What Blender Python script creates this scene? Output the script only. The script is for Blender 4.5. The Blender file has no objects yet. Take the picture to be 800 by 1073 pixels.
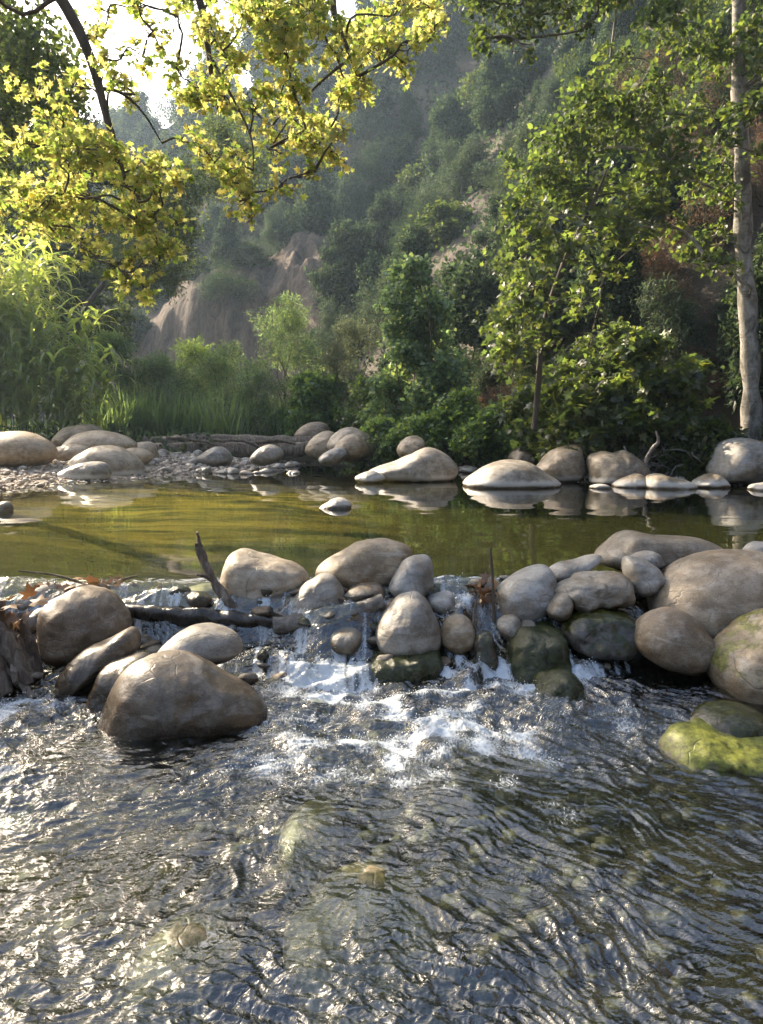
import bpy, math, random
import numpy as np
from mathutils import Vector, noise as mnoise

SEED = 11
rng = np.random.default_rng(SEED)
random.seed(SEED)
scene = bpy.context.scene
COL = scene.collection
PI = math.pi

# ------------------------------------------------------------------ camera
CAM_Z = 1.38
POOL = 0.38
PITCH = math.radians(6.73)
FOC = 775.0
CX, CY = 400.0, 536.5

def ray(px, py):
    u = (px - CX) / FOC
    v = (CY - py) / FOC
    return np.array([u, math.cos(PITCH) + v * math.sin(PITCH), -math.sin(PITCH) + v * math.cos(PITCH)])

def P(px, py, Y):
    d = ray(px, py)
    t = Y / d[1]
    return np.array([d[0] * t, Y, CAM_Z + d[2] * t])

def ground_y(py, z):
    d = ray(CX, py)
    return (z - CAM_Z) / d[2] * d[1]

cam = bpy.data.cameras.new("camera")
camo = bpy.data.objects.new("camera", cam)
COL.objects.link(camo)
camo.location = (0, 0, CAM_Z)
camo.rotation_euler = (PI / 2 - PITCH, 0, 0)
cam.sensor_fit = 'VERTICAL'
cam.sensor_height = 24.0
cam.lens = 24.0 * FOC / 1073.0
cam.clip_start = 0.05
cam.clip_end = 2000
scene.camera = camo

# ------------------------------------------------------------------ numpy noise
_perm = np.random.default_rng(5).permutation(256)
_perm = np.concatenate([_perm, _perm, _perm]).astype(np.int64)
_g3 = np.random.default_rng(6).normal(size=(256, 3))
_g3 /= np.linalg.norm(_g3, axis=1)[:, None]

def perlin(x, y, z=0.0):
    x, y, z = np.broadcast_arrays(np.asarray(x, float), np.asarray(y, float), np.asarray(z, float))
    xi, yi, zi = np.floor(x).astype(np.int64), np.floor(y).astype(np.int64), np.floor(z).astype(np.int64)
    xf, yf, zf = x - xi, y - yi, z - zi
    u, v, w = [t * t * t * (t * (t * 6 - 15) + 10) for t in (xf, yf, zf)]
    out = 0
    for dx in (0, 1):
        for dy in (0, 1):
            for dz in (0, 1):
                h = _perm[(_perm[(_perm[(xi + dx) & 255] + yi + dy) & 255] + zi + dz) & 255]
                g = _g3[h]
                dot = g[..., 0] * (xf - dx) + g[..., 1] * (yf - dy) + g[..., 2] * (zf - dz)
                wt = (u if dx else 1 - u) * (v if dy else 1 - v) * (w if dz else 1 - w)
                out = out + wt * dot
    return out * 1.5

def fbm(x, y, z=0.0, o=4, g=0.5):
    a, f, s = 1.0, 1.0, 0
    for i in range(o):
        s = s + a * perlin(x * f + 17.3 * i, y * f - 9.1 * i, np.asarray(z) * f + 3.7 * i)
        a *= g
        f *= 2.03
    return s

def sstep(a, b, x):
    t = np.clip((x - a) / (b - a), 0, 1)
    return t * t * (3 - 2 * t)

# ------------------------------------------------------------------ mesh helpers
def mk_mesh(name, V, F, smooth=True, mats=(), midx=None):
    V = np.asarray(V, np.float32).reshape(-1, 3)
    groups = F if isinstance(F, list) else [F]
    groups = [np.asarray(g, np.int32) for g in groups if len(g)]
    me = bpy.data.meshes.new(name)
    me.vertices.add(len(V))
    me.vertices.foreach_set("co", V.ravel())
    idx = np.concatenate([g.ravel() for g in groups])
    tot = np.concatenate([np.full(len(g), g.shape[1], np.int32) for g in groups])
    st = np.concatenate([[0], np.cumsum(tot)[:-1]]).astype(np.int32)
    me.loops.add(len(idx))
    me.loops.foreach_set("vertex_index", idx)
    me.polygons.add(len(tot))
    me.polygons.foreach_set("loop_start", st)
    me.polygons.foreach_set("loop_total", tot)
    me.polygons.foreach_set("use_smooth", np.full(len(tot), smooth, bool))
    for m in mats:
        me.materials.append(m)
    if midx is not None:
        me.polygons.foreach_set("material_index", np.asarray(midx, np.int32))
    me.update(calc_edges=True)
    me.validate()
    return me

def add(name, me, loc=(0, 0, 0), parent=None, rot=None, scale=None, **props):
    o = bpy.data.objects.new(name, me)
    COL.objects.link(o)
    o.location = [float(c) for c in loc]
    if rot is not None:
        o.rotation_euler = rot
    if scale is not None:
        o.scale = scale
    if parent is not None:
        o.parent = parent
    for k, v in props.items():
        if v is not None:
            o[k] = v
    return o

class Geo:
    def __init__(self):
        self.V, self.F3, self.F4, self.n = [], [], [], 0

    def put(self, V, F):
        V = np.asarray(V, float)
        F = np.asarray(F, np.int64)
        if len(V) == 0:
            return
        (self.F3 if F.shape[1] == 3 else self.F4).append(F + self.n)
        self.V.append(V)
        self.n += len(V)

    def tube(self, pts, rad, sides=7, wob=0.0, cap=True):
        pts = np.asarray(pts, float)
        rad = np.broadcast_to(np.asarray(rad, float), (len(pts),))
        tang = np.gradient(pts, axis=0)
        tang /= np.linalg.norm(tang, axis=1)[:, None] + 1e-9
        ref = np.array([0.31, 0.17, 0.93]) if abs(tang[:, 2]).mean() < 0.8 else np.array([1.0, 0.2, 0.1])
        a = np.cross(tang, ref)
        a /= np.linalg.norm(a, axis=1)[:, None] + 1e-9
        b = np.cross(tang, a)
        th = np.arange(sides) / sides * 2 * PI
        R = rad[:, None] * np.ones(sides)[None]
        if wob:
            R = R * (1 + wob * perlin(np.cos(th)[None] * 1.6 + 5, np.sin(th)[None] * 1.6, np.arange(len(pts))[:, None] * 0.6 + pts[0, 0] * 7))
        V = pts[:, None] + R[..., None] * (np.cos(th)[None, :, None] * a[:, None] + np.sin(th)[None, :, None] * b[:, None])
        n = len(pts)
        i = np.arange(n - 1)[:, None] * sides
        j = np.arange(sides)[None]
        jn = (j + 1) % sides
        F = np.stack([i + j, i + jn, i + sides + jn, i + sides + j], -1).reshape(-1, 4)
        VV = V.reshape(-1, 3)
        self.put(VV, F)
        if cap:
            for k, flip in ((0, True), (n - 1, False)):
                base = np.vstack([V[k], pts[k][None]])
                jj = np.arange(sides)
                f = np.stack([np.full(sides, sides), jj, (jj + 1) % sides], -1)
                if flip:
                    f = f[:, ::-1]
                self.put(base, f)

    def mesh(self, name, mat, smooth=True, off=None):
        V = np.concatenate(self.V)
        if off is not None:
            V = V - np.asarray(off)[None]
        F = []
        if self.F3:
            F.append(np.concatenate(self.F3))
        if self.F4:
            F.append(np.concatenate(self.F4))
        return mk_mesh(name, V, F, smooth, [mat])

def catmull(pts, n, closed=False):
    pts = np.asarray(pts, float)
    m = len(pts)
    if closed:
        q = np.vstack([pts[-1], pts, pts[0], pts[1]])
        segs = m
    else:
        q = np.vstack([2 * pts[0] - pts[1], pts, 2 * pts[-1] - pts[-2]])
        segs = m - 1
    t = np.linspace(0, segs, n, endpoint=not closed)
    i = np.minimum(t.astype(int), segs - 1)
    f = (t - i)[:, None]
    p0, p1, p2, p3 = q[i], q[i + 1], q[i + 2], q[i + 3]
    return 0.5 * (2 * p1 + (p2 - p0) * f + (2 * p0 - 5 * p1 + 4 * p2 - p3) * f ** 2 + (3 * p1 - p0 - 3 * p2 + p3) * f ** 3)

# leaf templates: (verts (k,3) x across, y along, z normal), tris
T_SIMPLE = (np.array([[0, 0, 0], [.24, .42, .05], [0, 1, -.06], [-.24, .42, .05]]), np.array([[0, 1, 2], [0, 2, 3]]))
T_NARROW = (np.array([[0, 0, 0], [.11, .42, .03], [0, 1, -.1], [-.11, .42, .03]]), np.array([[0, 1, 2], [0, 2, 3]]))
T_ROUND = (np.array([[0, 0, 0], [.3, .2, .04], [.34, .6, .04], [0, 1, -.05], [-.34, .6, .04], [-.3, .2, .04]]),
           np.array([[0, 1, 2], [0, 2, 3], [0, 3, 4], [0, 4, 5]]))
_pal = [(0, 0), (.2, -.1), (.5, .08), (.3, .24), (.55, .56), (.2, .5), (0, 1), (-.2, .5), (-.55, .56), (-.3, .24), (-.5, .08), (-.2, -.1)]
_pv = np.array([[0, .3, 0.03]] + [[x, y, -0.16 * (x * x + (y - .3) ** 2)] for x, y in _pal])
T_PALM = (_pv, np.array([[0, 1 + i, 1 + (i + 1) % 12] for i in range(12)]))

def unit(a):
    return a / (np.linalg.norm(a, axis=-1, keepdims=True) + 1e-9)

def leaves_into(geo, pos, dirs, nrm, size, tpl):
    TV, TF = tpl
    T = unit(dirs)
    B = unit(np.cross(T, nrm))
    N = np.cross(B, T)
    s = np.asarray(size)[:, None, None]
    V = pos[:, None] + s * (TV[None, :, 0:1] * B[:, None] + TV[None, :, 1:2] * T[:, None] + TV[None, :, 2:3] * N[:, None])
    k = len(TV)
    F = TF[None] + (np.arange(len(pos)) * k)[:, None, None]
    geo.put(V.reshape(-1, 3), F.reshape(-1, 3))

# ------------------------------------------------------------------ material helper
class M:
    def __init__(self, name):
        self.m = bpy.data.materials.new(name)
        self.m.use_nodes = True
        self.t = self.m.node_tree
        self.t.nodes.clear()
        self.out = self.t.nodes.new('ShaderNodeOutputMaterial')

    def n(self, typ, ins=None, **props):
        nd = self.t.nodes.new('ShaderNode' + typ)
        for k, v in props.items():
            setattr(nd, k, v)
        for k, v in (ins or {}).items():
            sock = nd.inputs[k]
            if isinstance(v, bpy.types.NodeSocket):
                self.t.links.new(v, sock)
            else:
                if isinstance(v, tuple) and len(v) == 3 and sock.type == 'RGBA':
                    v = (*v, 1)
                sock.default_value = v
        return nd

    def noise(self, vec, scale, detail=4, rough=.55, dist=0.0):
        nd = self.n('TexNoise', {'Vector': vec, 'Scale': scale, 'Detail': detail, 'Roughness': rough, 'Distortion': dist})
        return nd.outputs[0]

    def ramp(self, fac, stops, interp='LINEAR'):
        nd = self.n('ValToRGB', {'Fac': fac})
        cr = nd.color_ramp
        cr.interpolation = interp
        while len(cr.elements) < len(stops):
            cr.elements.new(0.5)
        for e, (p, c) in zip(cr.elements, stops):
            e.position = p
            e.color = (c, c, c, 1) if not isinstance(c, tuple) else (*c, 1)
        return nd.outputs[0]

    def mix(self, fac, a, b, blend='MIX'):
        nd = self.n('Mix', data_type='RGBA', blend_type=blend)
        for i, v in ((0, fac), (6, a), (7, b)):
            if isinstance(v, bpy.types.NodeSocket):
                self.t.links.new(v, nd.inputs[i])
            else:
                nd.inputs[i].default_value = (*v, 1) if isinstance(v, tuple) else v
        return nd.outputs[2]

    def math(self, op, a, b=0.0, c=None, clamp=False):
        nd = self.n('Math', operation=op, use_clamp=clamp)
        for i, v in enumerate((a, b) if c is None else (a, b, c)):
            if isinstance(v, bpy.types.NodeSocket):
                self.t.links.new(v, nd.inputs[i])
            else:
                nd.inputs[i].default_value = v
        return nd.outputs[0]

    def maprange(self, v, a, b, c=0.0, d=1.0, smooth=True):
        nd = self.n('MapRange', {0: v, 1: a, 2: b, 3: c, 4: d})
        nd.interpolation_type = 'SMOOTHSTEP' if smooth else 'LINEAR'
        return nd.outputs[0]

    def fresnel(self, ior, normal):
        """Schlick reflectance that is the same from both sides of the sheet"""
        inc = self.n('NewGeometry').outputs['Incoming']
        c = self.math('ABSOLUTE', self.n('VectorMath', {0: inc, 1: normal}, operation='DOT_PRODUCT').outputs['Value'])
        r0 = ((ior - 1) / (ior + 1)) ** 2
        return self.math('MULTIPLY_ADD', self.math('POWER', self.math('SUBTRACT', 1.0, c, clamp=True), 5.0), 1 - r0, r0)

    def surf(self, sh):
        self.t.links.new(sh, self.out.inputs['Surface'])
        return self.m

# ---- stone
def stone_mat(name, cols, waterline, wet_h=0.05, moss=0.0, moss_col=(.07, .085, .015), all_wet=0.0, ring=0.0, bump=.42, rough=.5):
    m = M(name)
    tc = m.n('TexCoord').outputs['Object']
    oi = m.n('ObjectInfo')
    off = m.n('VectorMath', {0: tc, 1: oi.outputs['Location']}, operation='ADD').outputs[0]
    geo = m.n('NewGeometry')
    pos, nor = geo.outputs['Position'], geo.outputs['Normal']
    big = m.noise(off, 3.2, 6, .62, .6)
    mid = m.noise(off, 14, 6, .65)
    fine = m.noise(off, 75, 4, .7)
    tone = m.ramp(oi.outputs['Random'], [(i / max(1, len(cols) - 1), c) for i, c in enumerate(cols if len(cols) > 1 else cols * 2)])
    dark = m.mix(1.0, tone, (.52, .50, .46), 'MULTIPLY')
    light = m.mix(0.55, tone, (.50, .47, .42))
    c = m.mix(m.ramp(big, [(.40, 0.0), (.58, 1.0)]), dark, tone)
    c = m.mix(m.ramp(mid, [(.50, 0.0), (.70, .5)]), c, light)
    c = m.mix(m.ramp(mid, [(.32, .55), (.47, 0.0)]), c, m.mix(1.0, tone, (.42, .36, .28), 'MULTIPLY'))
    blot = m.noise(off, 8, 5, .7, 1.6)
    c = m.mix(m.ramp(blot, [(.57, 0.0), (.64, .38)]), c, m.mix(1.0, tone, (.50, .43, .35), 'MULTIPLY'))
    # rusty stain patches
    rust = m.noise(off, 5.5, 4, .6, 1.2)
    c = m.mix(m.ramp(rust, [(.55, 0.0), (.70, .45)]), c, (.24, .15, .08))
    # lime flecks and pits
    c = m.mix(m.ramp(fine, [(.62, 0.0), (.72, .4)]), c, (.52, .48, .42))
    c = m.mix(m.ramp(fine, [(.30, .7), (.42, 0.0)]), c, (.07, .06, .05))
    # faint bedding bands and mineral grain
    bm_ = m.n('Mapping', {'Vector': off, 'Scale': (1.2, 1.2, 5.0), 'Rotation': (.5, .3, .2)}).outputs[0]
    band = m.noise(bm_, 3.0, 5, .6, .7)
    c = m.mix(m.ramp(band, [(.40, .55), (.50, 0.0)]), c, m.mix(1.0, c, (.62, .55, .47), 'MULTIPLY'))
    c = m.mix(m.ramp(band, [(.60, 0.0), (.68, .4)]), c, (.46, .42, .36))
    grain = m.noise(off, 190, 2, .8)
    c = m.mix(m.ramp(grain, [(.30, .45), (.45, 0.0)]), c, m.mix(1.0, c, (.45, .42, .38), 'MULTIPLY'))
    c = m.mix(m.ramp(grain, [(.58, 0.0), (.70, .35)]), c, (.58, .55, .50))
    # thin veins / cracks
    warp = m.n('VectorMath', {0: off, 1: m.n('VectorMath', {0: m.n('TexNoise', {'Vector': off, 'Scale': 4.0, 'Detail': 3.0}).outputs[1], 'Scale': .35}, operation='SCALE').outputs[0]}, operation='ADD').outputs[0]
    vor = m.n('TexVoronoi', {'Vector': warp, 'Scale': 2.6}, feature='DISTANCE_TO_EDGE').outputs['Distance']
    vein = m.math('MULTIPLY', m.ramp(vor, [(0.0, 1.0), (.016, 0.0)]), m.ramp(big, [(.42, 0.0), (.55, 1.0)]))
    c = m.mix(m.math('MULTIPLY', vein, .5), c, (.09, .075, .06))
    if moss > 0:
        up = m.n('SeparateXYZ', {0: nor}).outputs[2]
        mm = m.math('ADD', m.noise(off, 9, 5, .65), m.math('MULTIPLY', up, .22))
        mk = m.ramp(mm, [(.66 - .42 * moss, 0.0), (.78 - .42 * moss, 1.0)])
        mc = m.mix(m.ramp(m.noise(off, 34, 6, .75), [(.35, 0.0), (.65, 1.0)]), tuple(.30 * v for v in moss_col), tuple(1.6 * v for v in moss_col))
        c = m.mix(mk, c, mc)
    z = m.n('SeparateXYZ', {0: pos if waterline > .1 or waterline < 0 else tc}).outputs[2]
    zn = m.math('ADD', z, m.math('MULTIPLY', m.math('SUBTRACT', big, .5), -.10))
    zz = m.math('SUBTRACT', zn, waterline)
    if ring > 0:   # pale lime band left by the falling pool
        band = m.math('MULTIPLY', m.maprange(zz, .02, .05), m.maprange(zz, .15, .075))
        c = m.mix(m.math('MULTIPLY', band, ring), c, (.58, .55, .50))
    wet = m.maprange(zz, wet_h, wet_h * .35)
    if all_wet:
        wet = m.math('MAXIMUM', wet, m.ramp(m.noise(off, 6, 3), [(.5 - .4 * all_wet, 0.0), (.62 - .3 * all_wet, all_wet)]))
    c = m.mix(wet, c, m.mix(1.0, c, (.36, .33, .29), 'MULTIPLY'))
    rg = m.math('MULTIPLY_ADD', wet, -(rough - .16), rough)
    h = m.math('ADD', m.math('MULTIPLY', mid, .7), m.math('MULTIPLY', fine, .35))
    h = m.math('SUBTRACT', h, m.math('MULTIPLY', vein, .4))
    h = m.math('ADD', h, m.math('MULTIPLY', band, .8))
    if moss > .4:
        h = m.math('ADD', h, m.math('MULTIPLY', m.noise(off, 34, 6, .75), 1.6))
    bp = m.n('Bump', {'Strength': bump, 'Distance': .018, 'Height': h}).outputs[0]
    bs = m.n('BsdfPrincipled', {'Base Color': c, 'Roughness': rg, 'Normal': bp, 'Specular IOR Level': .4})
    return m.surf(bs.outputs[0])

# ---- leaves
def leaf_mat(name, cols, trans, tfac=.5, gloss=.06, rough=.45):
    m = M(name)
    g = m.n('NewGeometry')
    r = g.outputs['Random Per Island']
    oi = m.n('ObjectInfo').outputs['Random']
    c = m.ramp(r, [(i / (len(cols) - 1), k) for i, k in enumerate(cols)])
    tcol = m.ramp(r, [(i / (len(trans) - 1), k) for i, k in enumerate(trans)])
    hv = m.n('HueSaturation', {'Hue': m.maprange(oi, 0, 1, .485, .515), 'Saturation': 1.0, 'Value': m.maprange(oi, 0, 1, .78, 1.2), 'Color': c}).outputs[0]
    d = m.n('BsdfDiffuse', {'Color': hv}).outputs[0]
    t = m.n('BsdfTranslucent', {'Color': tcol}).outputs[0]
    s = m.n('MixShader', {0: tfac, 1: d, 2: t}).outputs[0]
    gl = m.n('BsdfGlossy', {'Color': (1, 1, 1), 'Roughness': rough}).outputs[0]
    s = m.n('MixShader', {0: gloss, 1: s, 2: gl}).outputs[0]
    return m.surf(s)

def bark_mat(name, cols, sx=6, sz=1.2, bump=.6, rough=.85, wet=False):
    m = M(name)
    tc = m.n('TexCoord').outputs['Object']
    mp = m.n('Mapping', {'Vector': tc, 'Scale': (sx, sx, sz)}).outputs[0]
    a = m.noise(mp, 1.6, 6, .65, .8)
    b = m.noise(tc, 30, 4, .7)
    c = m.ramp(a, [(.3, cols[0]), (.5, cols[1]), (.68, cols[2])])
    c = m.mix(m.ramp(b, [(.55, 0.0), (.7, .5)]), c, cols[0])
    h = m.math('ADD', a, m.math('MULTIPLY', b, .3))
    bp = m.n('Bump', {'Strength': bump, 'Distance': .02, 'Height': h}).outputs[0]
    bs = m.n('BsdfPrincipled', {'Base Color': c, 'Roughness': rough, 'Normal': bp})
    return m.surf(bs.outputs[0])

TAN = [(.27, .20, .13), (.36, .295, .21), (.22, .185, .14), (.33, .25, .155), (.40, .355, .285), (.25, .225, .195)]
GREY = [(.19, .19, .185), (.33, .32, .30), (.25, .225, .19), (.40, .385, .355), (.23, .235, .24)]
BROWN = [(.23, .165, .105), (.27, .20, .13)]
MAT = {
    'dry': stone_mat('river stone tan', TAN, 0.0, .09),
    'grey': stone_mat('river stone grey', GREY, 0.0, .09),
    'brown': stone_mat('river stone brown', BROWN, 0.0, .10, rough=.5),
    'darkwet': stone_mat('river stone dark wet', [(.17, .13, .088), (.145, .118, .082), (.19, .15, .105)], 0.0, .42, rough=.38, bump=.3),
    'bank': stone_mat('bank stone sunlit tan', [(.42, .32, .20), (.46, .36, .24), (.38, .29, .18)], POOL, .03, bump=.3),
    'low': stone_mat('river stone damp foot', [(.23, .20, .16), (.27, .235, .185), (.21, .19, .16)], 0.0, .11, rough=.48),
    'wet': stone_mat('river stone wet', GREY, 0.0, .3, moss=.25, all_wet=.95),
    'mossy': stone_mat('river stone mossy', GREY, 0.0, .2, moss=.75, moss_col=(.045, .06, .012), all_wet=.8),
    'algae': stone_mat('river stone algae', [(.14, .12, .07)], 0.0, .03, moss=.38, moss_col=(.13, .14, .02)),
    'partmoss': stone_mat('river stone part moss', TAN, 0.0, .07, moss=.10, moss_col=(.13, .125, .025)),
    'pool': stone_mat('pool stone tan', TAN, POOL, .035, ring=.75),
    'poolgrey': stone_mat('pool stone grey', GREY, POOL, .04, ring=.5),
    'ochre': stone_mat('pool stone ochre', [(.36, .27, .15), (.33, .25, .16)], POOL, .03),
    'sunk': stone_mat('sunken stone olive', [(.30, .26, .17), (.26, .23, .16), (.33, .28, .18)], -.5, .02, moss=.2, moss_col=(.06, .055, .02), rough=.3),
    'bedstone': stone_mat('stream bed stone', [(.030, .027, .019), (.060, .054, .038), (.042, .038, .029), (.022, .020, .015)], -.5, .02, moss=.2, moss_col=(.03, .03, .012)),
    'bar': stone_mat('bar cobble', [(.30, .27, .22), (.42, .40, .36), (.22, .21, .20), (.36, .30, .24)], POOL, .03),
}

MAT['bark_dark'] = bark_mat('bark dark', [(.035, .028, .02), (.075, .06, .045), (.13, .105, .08)])
def pale_bark():
    m = M('bark pale blotched')
    tc = m.n('TexCoord').outputs['Object']
    mp = m.n('Mapping', {'Vector': tc, 'Scale': (1.0, 1.0, .55)}).outputs[0]
    a, b = m.noise(mp, 7, 5, .65, .8), m.noise(tc, 40, 4, .7)
    ring = m.noise(m.n('Mapping', {'Vector': tc, 'Scale': (.6, .6, 9.0)}).outputs[0], 2.2, 4, .6)
    c = m.ramp(a, [(.36, (.08, .07, .055)), (.46, (.17, .155, .13)), (.54, (.25, .23, .20)), (.66, (.36, .34, .31))])
    c = m.mix(m.ramp(b, [(.56, 0.0), (.7, .6)]), c, (.08, .065, .05))
    c = m.mix(m.ramp(ring, [(.60, 0.0), (.68, .6)]), c, (.09, .075, .06))
    bp = m.n('Bump', {'Strength': .6, 'Distance': .02, 'Height': m.math('ADD', a, m.math('MULTIPLY', ring, .8))}).outputs[0]
    return m.surf(m.n('BsdfPrincipled', {'Base Color': c, 'Roughness': .8, 'Normal': bp}).outputs[0])
MAT['bark_pale'] = pale_bark()
MAT['drift'] = bark_mat('driftwood', [(.035, .026, .02), (.13, .10, .075), (.28, .24, .19)], 14, 1.4, .9)
MAT['wetlog'] = bark_mat('wet log', [(.012, .010, .008), (.035, .028, .022), (.075, .062, .05)], 10, 2, .6, .22)
MAT['greylog'] = bark_mat('grey log', [(.05, .043, .037), (.13, .115, .10), (.24, .22, .195)], 12, 12, .6, .6)
MAT['twig'] = bark_mat('twig', [(.05, .038, .028), (.11, .085, .06), (.2, .165, .12)], 8, 3, .3)

def spread(c, lo=.45, hi=1.75, warm=1.25):
    r, g, b = c
    return [(r * lo, g * lo, b * lo * 1.1), (r * .8, g * .85, b), (r, g, b), (r * 1.25 * warm, g * 1.2, b * .9), (r * hi, g * hi, b * hi)]
MAT['leaf_gold'] = leaf_mat('sycamore leaf golden', [(.05, .065, .014), (.10, .115, .02), (.13, .13, .025), (.16, .12, .03), (.19, .18, .04)],
                            [(.22, .34, .05), (.42, .54, .09), (.70, .74, .18), (.70, .60, .14), (.84, .84, .30)], .62, .04)
MAT['leaf_syc'] = leaf_mat('sycamore leaf green', spread((.048, .074, .019)), spread((.18, .26, .045), .5, 1.7), .45, .04)
MAT['leaf_dark'] = leaf_mat('tree leaf dark', spread((.034, .052, .016)), spread((.12, .18, .03), .5, 1.6), .40, .025)
MAT['leaf_mid'] = leaf_mat('tree leaf mid', spread((.044, .066, .02)), spread((.17, .25, .045), .5, 1.8), .43, .03)
MAT['leaf_willow'] = leaf_mat('willow leaf grey green', spread((.10, .155, .07), .45, 1.5, 1.0), spread((.28, .42, .13), .5, 1.5), .48, .05)
MAT['leaf_hill'] = leaf_mat('chaparral leaf', spread((.034, .054, .026), .35, 2.2, 1.1), spread((.07, .115, .045), .4, 2.0), .33, .015)
MAT['leaf_blue'] = leaf_mat('blue grey hillside leaf', spread((.045, .07, .045), .35, 2.0, 1.0), spread((.10, .15, .07), .4, 1.9), .35, .02)
MAT['leaf_fresh'] = leaf_mat('fresh green leaf', spread((.075, .125, .035), .4, 1.6, 1.0), spread((.24, .38, .07), .5, 1.6), .45, .04)
MAT['leaf_sage'] = leaf_mat('sage leaf pale', spread((.10, .125, .075), .4, 1.6, 1.0), spread((.20, .25, .12), .5, 1.5), .38, .03)
MAT['leaf_dry'] = leaf_mat('dry brush', spread((.13, .09, .06), .4, 1.7), spread((.19, .12, .06), .5, 1.5), .3, .03)
MAT['reed'] = leaf_mat('giant reed blade', [(.10, .15, .03), (.14, .19, .04), (.08, .13, .03), (.19, .19, .06)],
                       [(.50, .60, .08), (.60, .66, .11), (.40, .54, .08), (.62, .60, .15)], .58, .05)
MAT['cattail'] = leaf_mat('cattail blade', [(.05, .09, .03), (.09, .14, .045), (.12, .15, .05), (.06, .11, .035)],
                          [(.22, .34, .09), (.30, .42, .11), (.18, .30, .08)], .48, .05)
MAT['deadleaf'] = leaf_mat('dead leaf', [(.20, .10, .05), (.15, .085, .05), (.26, .15, .08)],
                           [(.25, .12, .05), (.2, .1, .05), (.3, .18, .08)], .25, .05)

# ------------------------------------------------------------------ terrain
def poly_dist(x, y, pts):
    """distance to polyline and signed side (+ = right-hand side when walking along it)"""
    best = np.full(x.shape, 1e9)
    sgn = np.zeros(x.shape)
    for (x0, y0), (x1, y1) in zip(pts[:-1], pts[1:]):
        dx, dy = x1 - x0, y1 - y0
        L2 = dx * dx + dy * dy
        t = np.clip(((x - x0) * dx + (y - y0) * dy) / L2, 0, 1)
        d = np.hypot(x - x0 - t * dx, y - y0 - t * dy)
        s = np.sign((x - x0) * dy - (y - y0) * dx)
        up = d < best
        best = np.where(up, d, best)
        sgn = np.where(up, s, sgn)
    return best * sgn

WATER_POLY = [(3.4, -2), (3.5, 4.2), (4.6, 6), (7.4, 10.2), (6.6, 12.2), (4.6, 13.2), (2.6, 14.6), (1.2, 16.2), (0.2, 18.2), (-.8, 19.6), (-2.2, 19.6),
              (-2.6, 17.4), (-3.4, 15.6), (-4.6, 14.2), (-5.7, 12.2), (-6.0, 10.2), (-5.2, 8), (-3.6, 5.6), (-2.7, 4.4), (-3.0, -2), (3.4, -2)]
HILL_R = [(9, -14), (5.6, 4), (8.6, 9.8), (8.2, 12.8), (6.8, 15.2), (4.0, 17.2), (1.8, 21), (-.6, 28), (-7, 43), (-20, 48), (-42, 60), (-90, 78)]
HILL_L = [(-8, -14), (-7.5, 6), (-9, 12), (-12, 20), (-17, 30), (-28, 40), (-60, 52), (-100, 60)]

def in_poly(x, y, poly):
    c = np.zeros(x.shape, bool)
    for (x0, y0), (x1, y1) in zip(poly[:-1], poly[1:]):
        cond = ((y0 > y) != (y1 > y)) & (x < (x1 - x0) * (y - y0) / (y1 - y0 + 1e-12) + x0)
        c ^= cond
    return c

def cliff_mask(x, y):
    a = np.exp(-(((x + 11.5) / 6.5) ** 2 + ((y - 47) / 5.5) ** 2))
    b = .75 * np.exp(-(((x + 4.2) / 2.6) ** 2 + ((y - 47) / 6) ** 2))
    return np.clip(a + b, 0, 1)

def height(x, y):
    x = np.asarray(x, float)
    y = np.asarray(y, float)
    ins = in_poly(x, y, WATER_POLY)
    d = np.abs(poly_dist(x, y, WATER_POLY))
    d = np.where(ins, -d, d)
    lev = POOL * sstep(4.15, 4.6, y)
    n1 = fbm(x * .35, y * .35, 1.7, 4)
    n2 = fbm(x * 1.7, y * 1.7, 4.2, 3)
    sunpatch_shoal = np.exp(-(((x + 2.4) / 3.0) ** 2 + ((y - 10.6) / 3.6) ** 2))
    depth = np.where(y > 4.6, (.10 + .32 * sstep(0, 2.6, -d)) * (1 - .72 * sunpatch_shoal), .16 + .06 * n2)
    depth = np.where((y > 4.05) & (y <= 4.75), .06, depth)
    bed = lev - depth * sstep(0, .5, -d) + .03 * n2 * sstep(0, 1, -d)
    bank = lev + .38 * (1 - np.exp(-np.maximum(d, 0) / 2.2)) + .05 * n2 * sstep(0, 1.5, d) + .10 * n1 * sstep(1, 6, d)
    z = np.where(ins, bed, bank)
    dr = poly_dist(x, y, HILL_R)
    cl = cliff_mask(x, y)
    drp = np.maximum(dr, 0)
    steep = 1.22 - .05 * sstep(20, 60, y)
    crest = 60 + 5 * fbm(x * .03, y * .03, 8.8, 3) - 24 * sstep(-8, -45, x)
    hr = drp * steep + 2.0 * fbm(x * .09, y * .09, 2.2, 4) * sstep(1, 10, dr) + .5 * fbm(x * .5, y * .5, 6.2, 3) * sstep(.3, 4, dr)
    hr = hr + cl * 5.5 * sstep(.2, 3.4, dr) + cl * (.9 * fbm(x * .5, y * .5, 3.3, 3, .5) - 1.1 * np.abs(perlin(x * .62 + .3 * y, y * .2, 9.1)) + .35 * fbm(x * 1.6, y * 1.6, 5.3, 2)) * sstep(.5, 2, dr)
    hr = crest * np.tanh(np.maximum(hr, 0) / crest * 1.05)
    dl = -poly_dist(x, y, HILL_L)
    hl = np.maximum(dl, 0) * .55 + 1.0 * fbm(x * .12, y * .12, 12.2, 3) * sstep(1, 8, dl)
    hl = 11 * np.tanh(np.maximum(hl, 0) / 11)
    return z + hr * sstep(-.2, .8, dr) + hl * sstep(0, 1, dl)

def H1(x, y):
    return float(height(np.array([x]), np.array([y]))[0])

def axis(stops):
    out = []
    for (a, b, s) in stops:
        out.append(np.arange(a, b, s))
    return np.concatenate(out + [[stops[-1][1]]])

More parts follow.
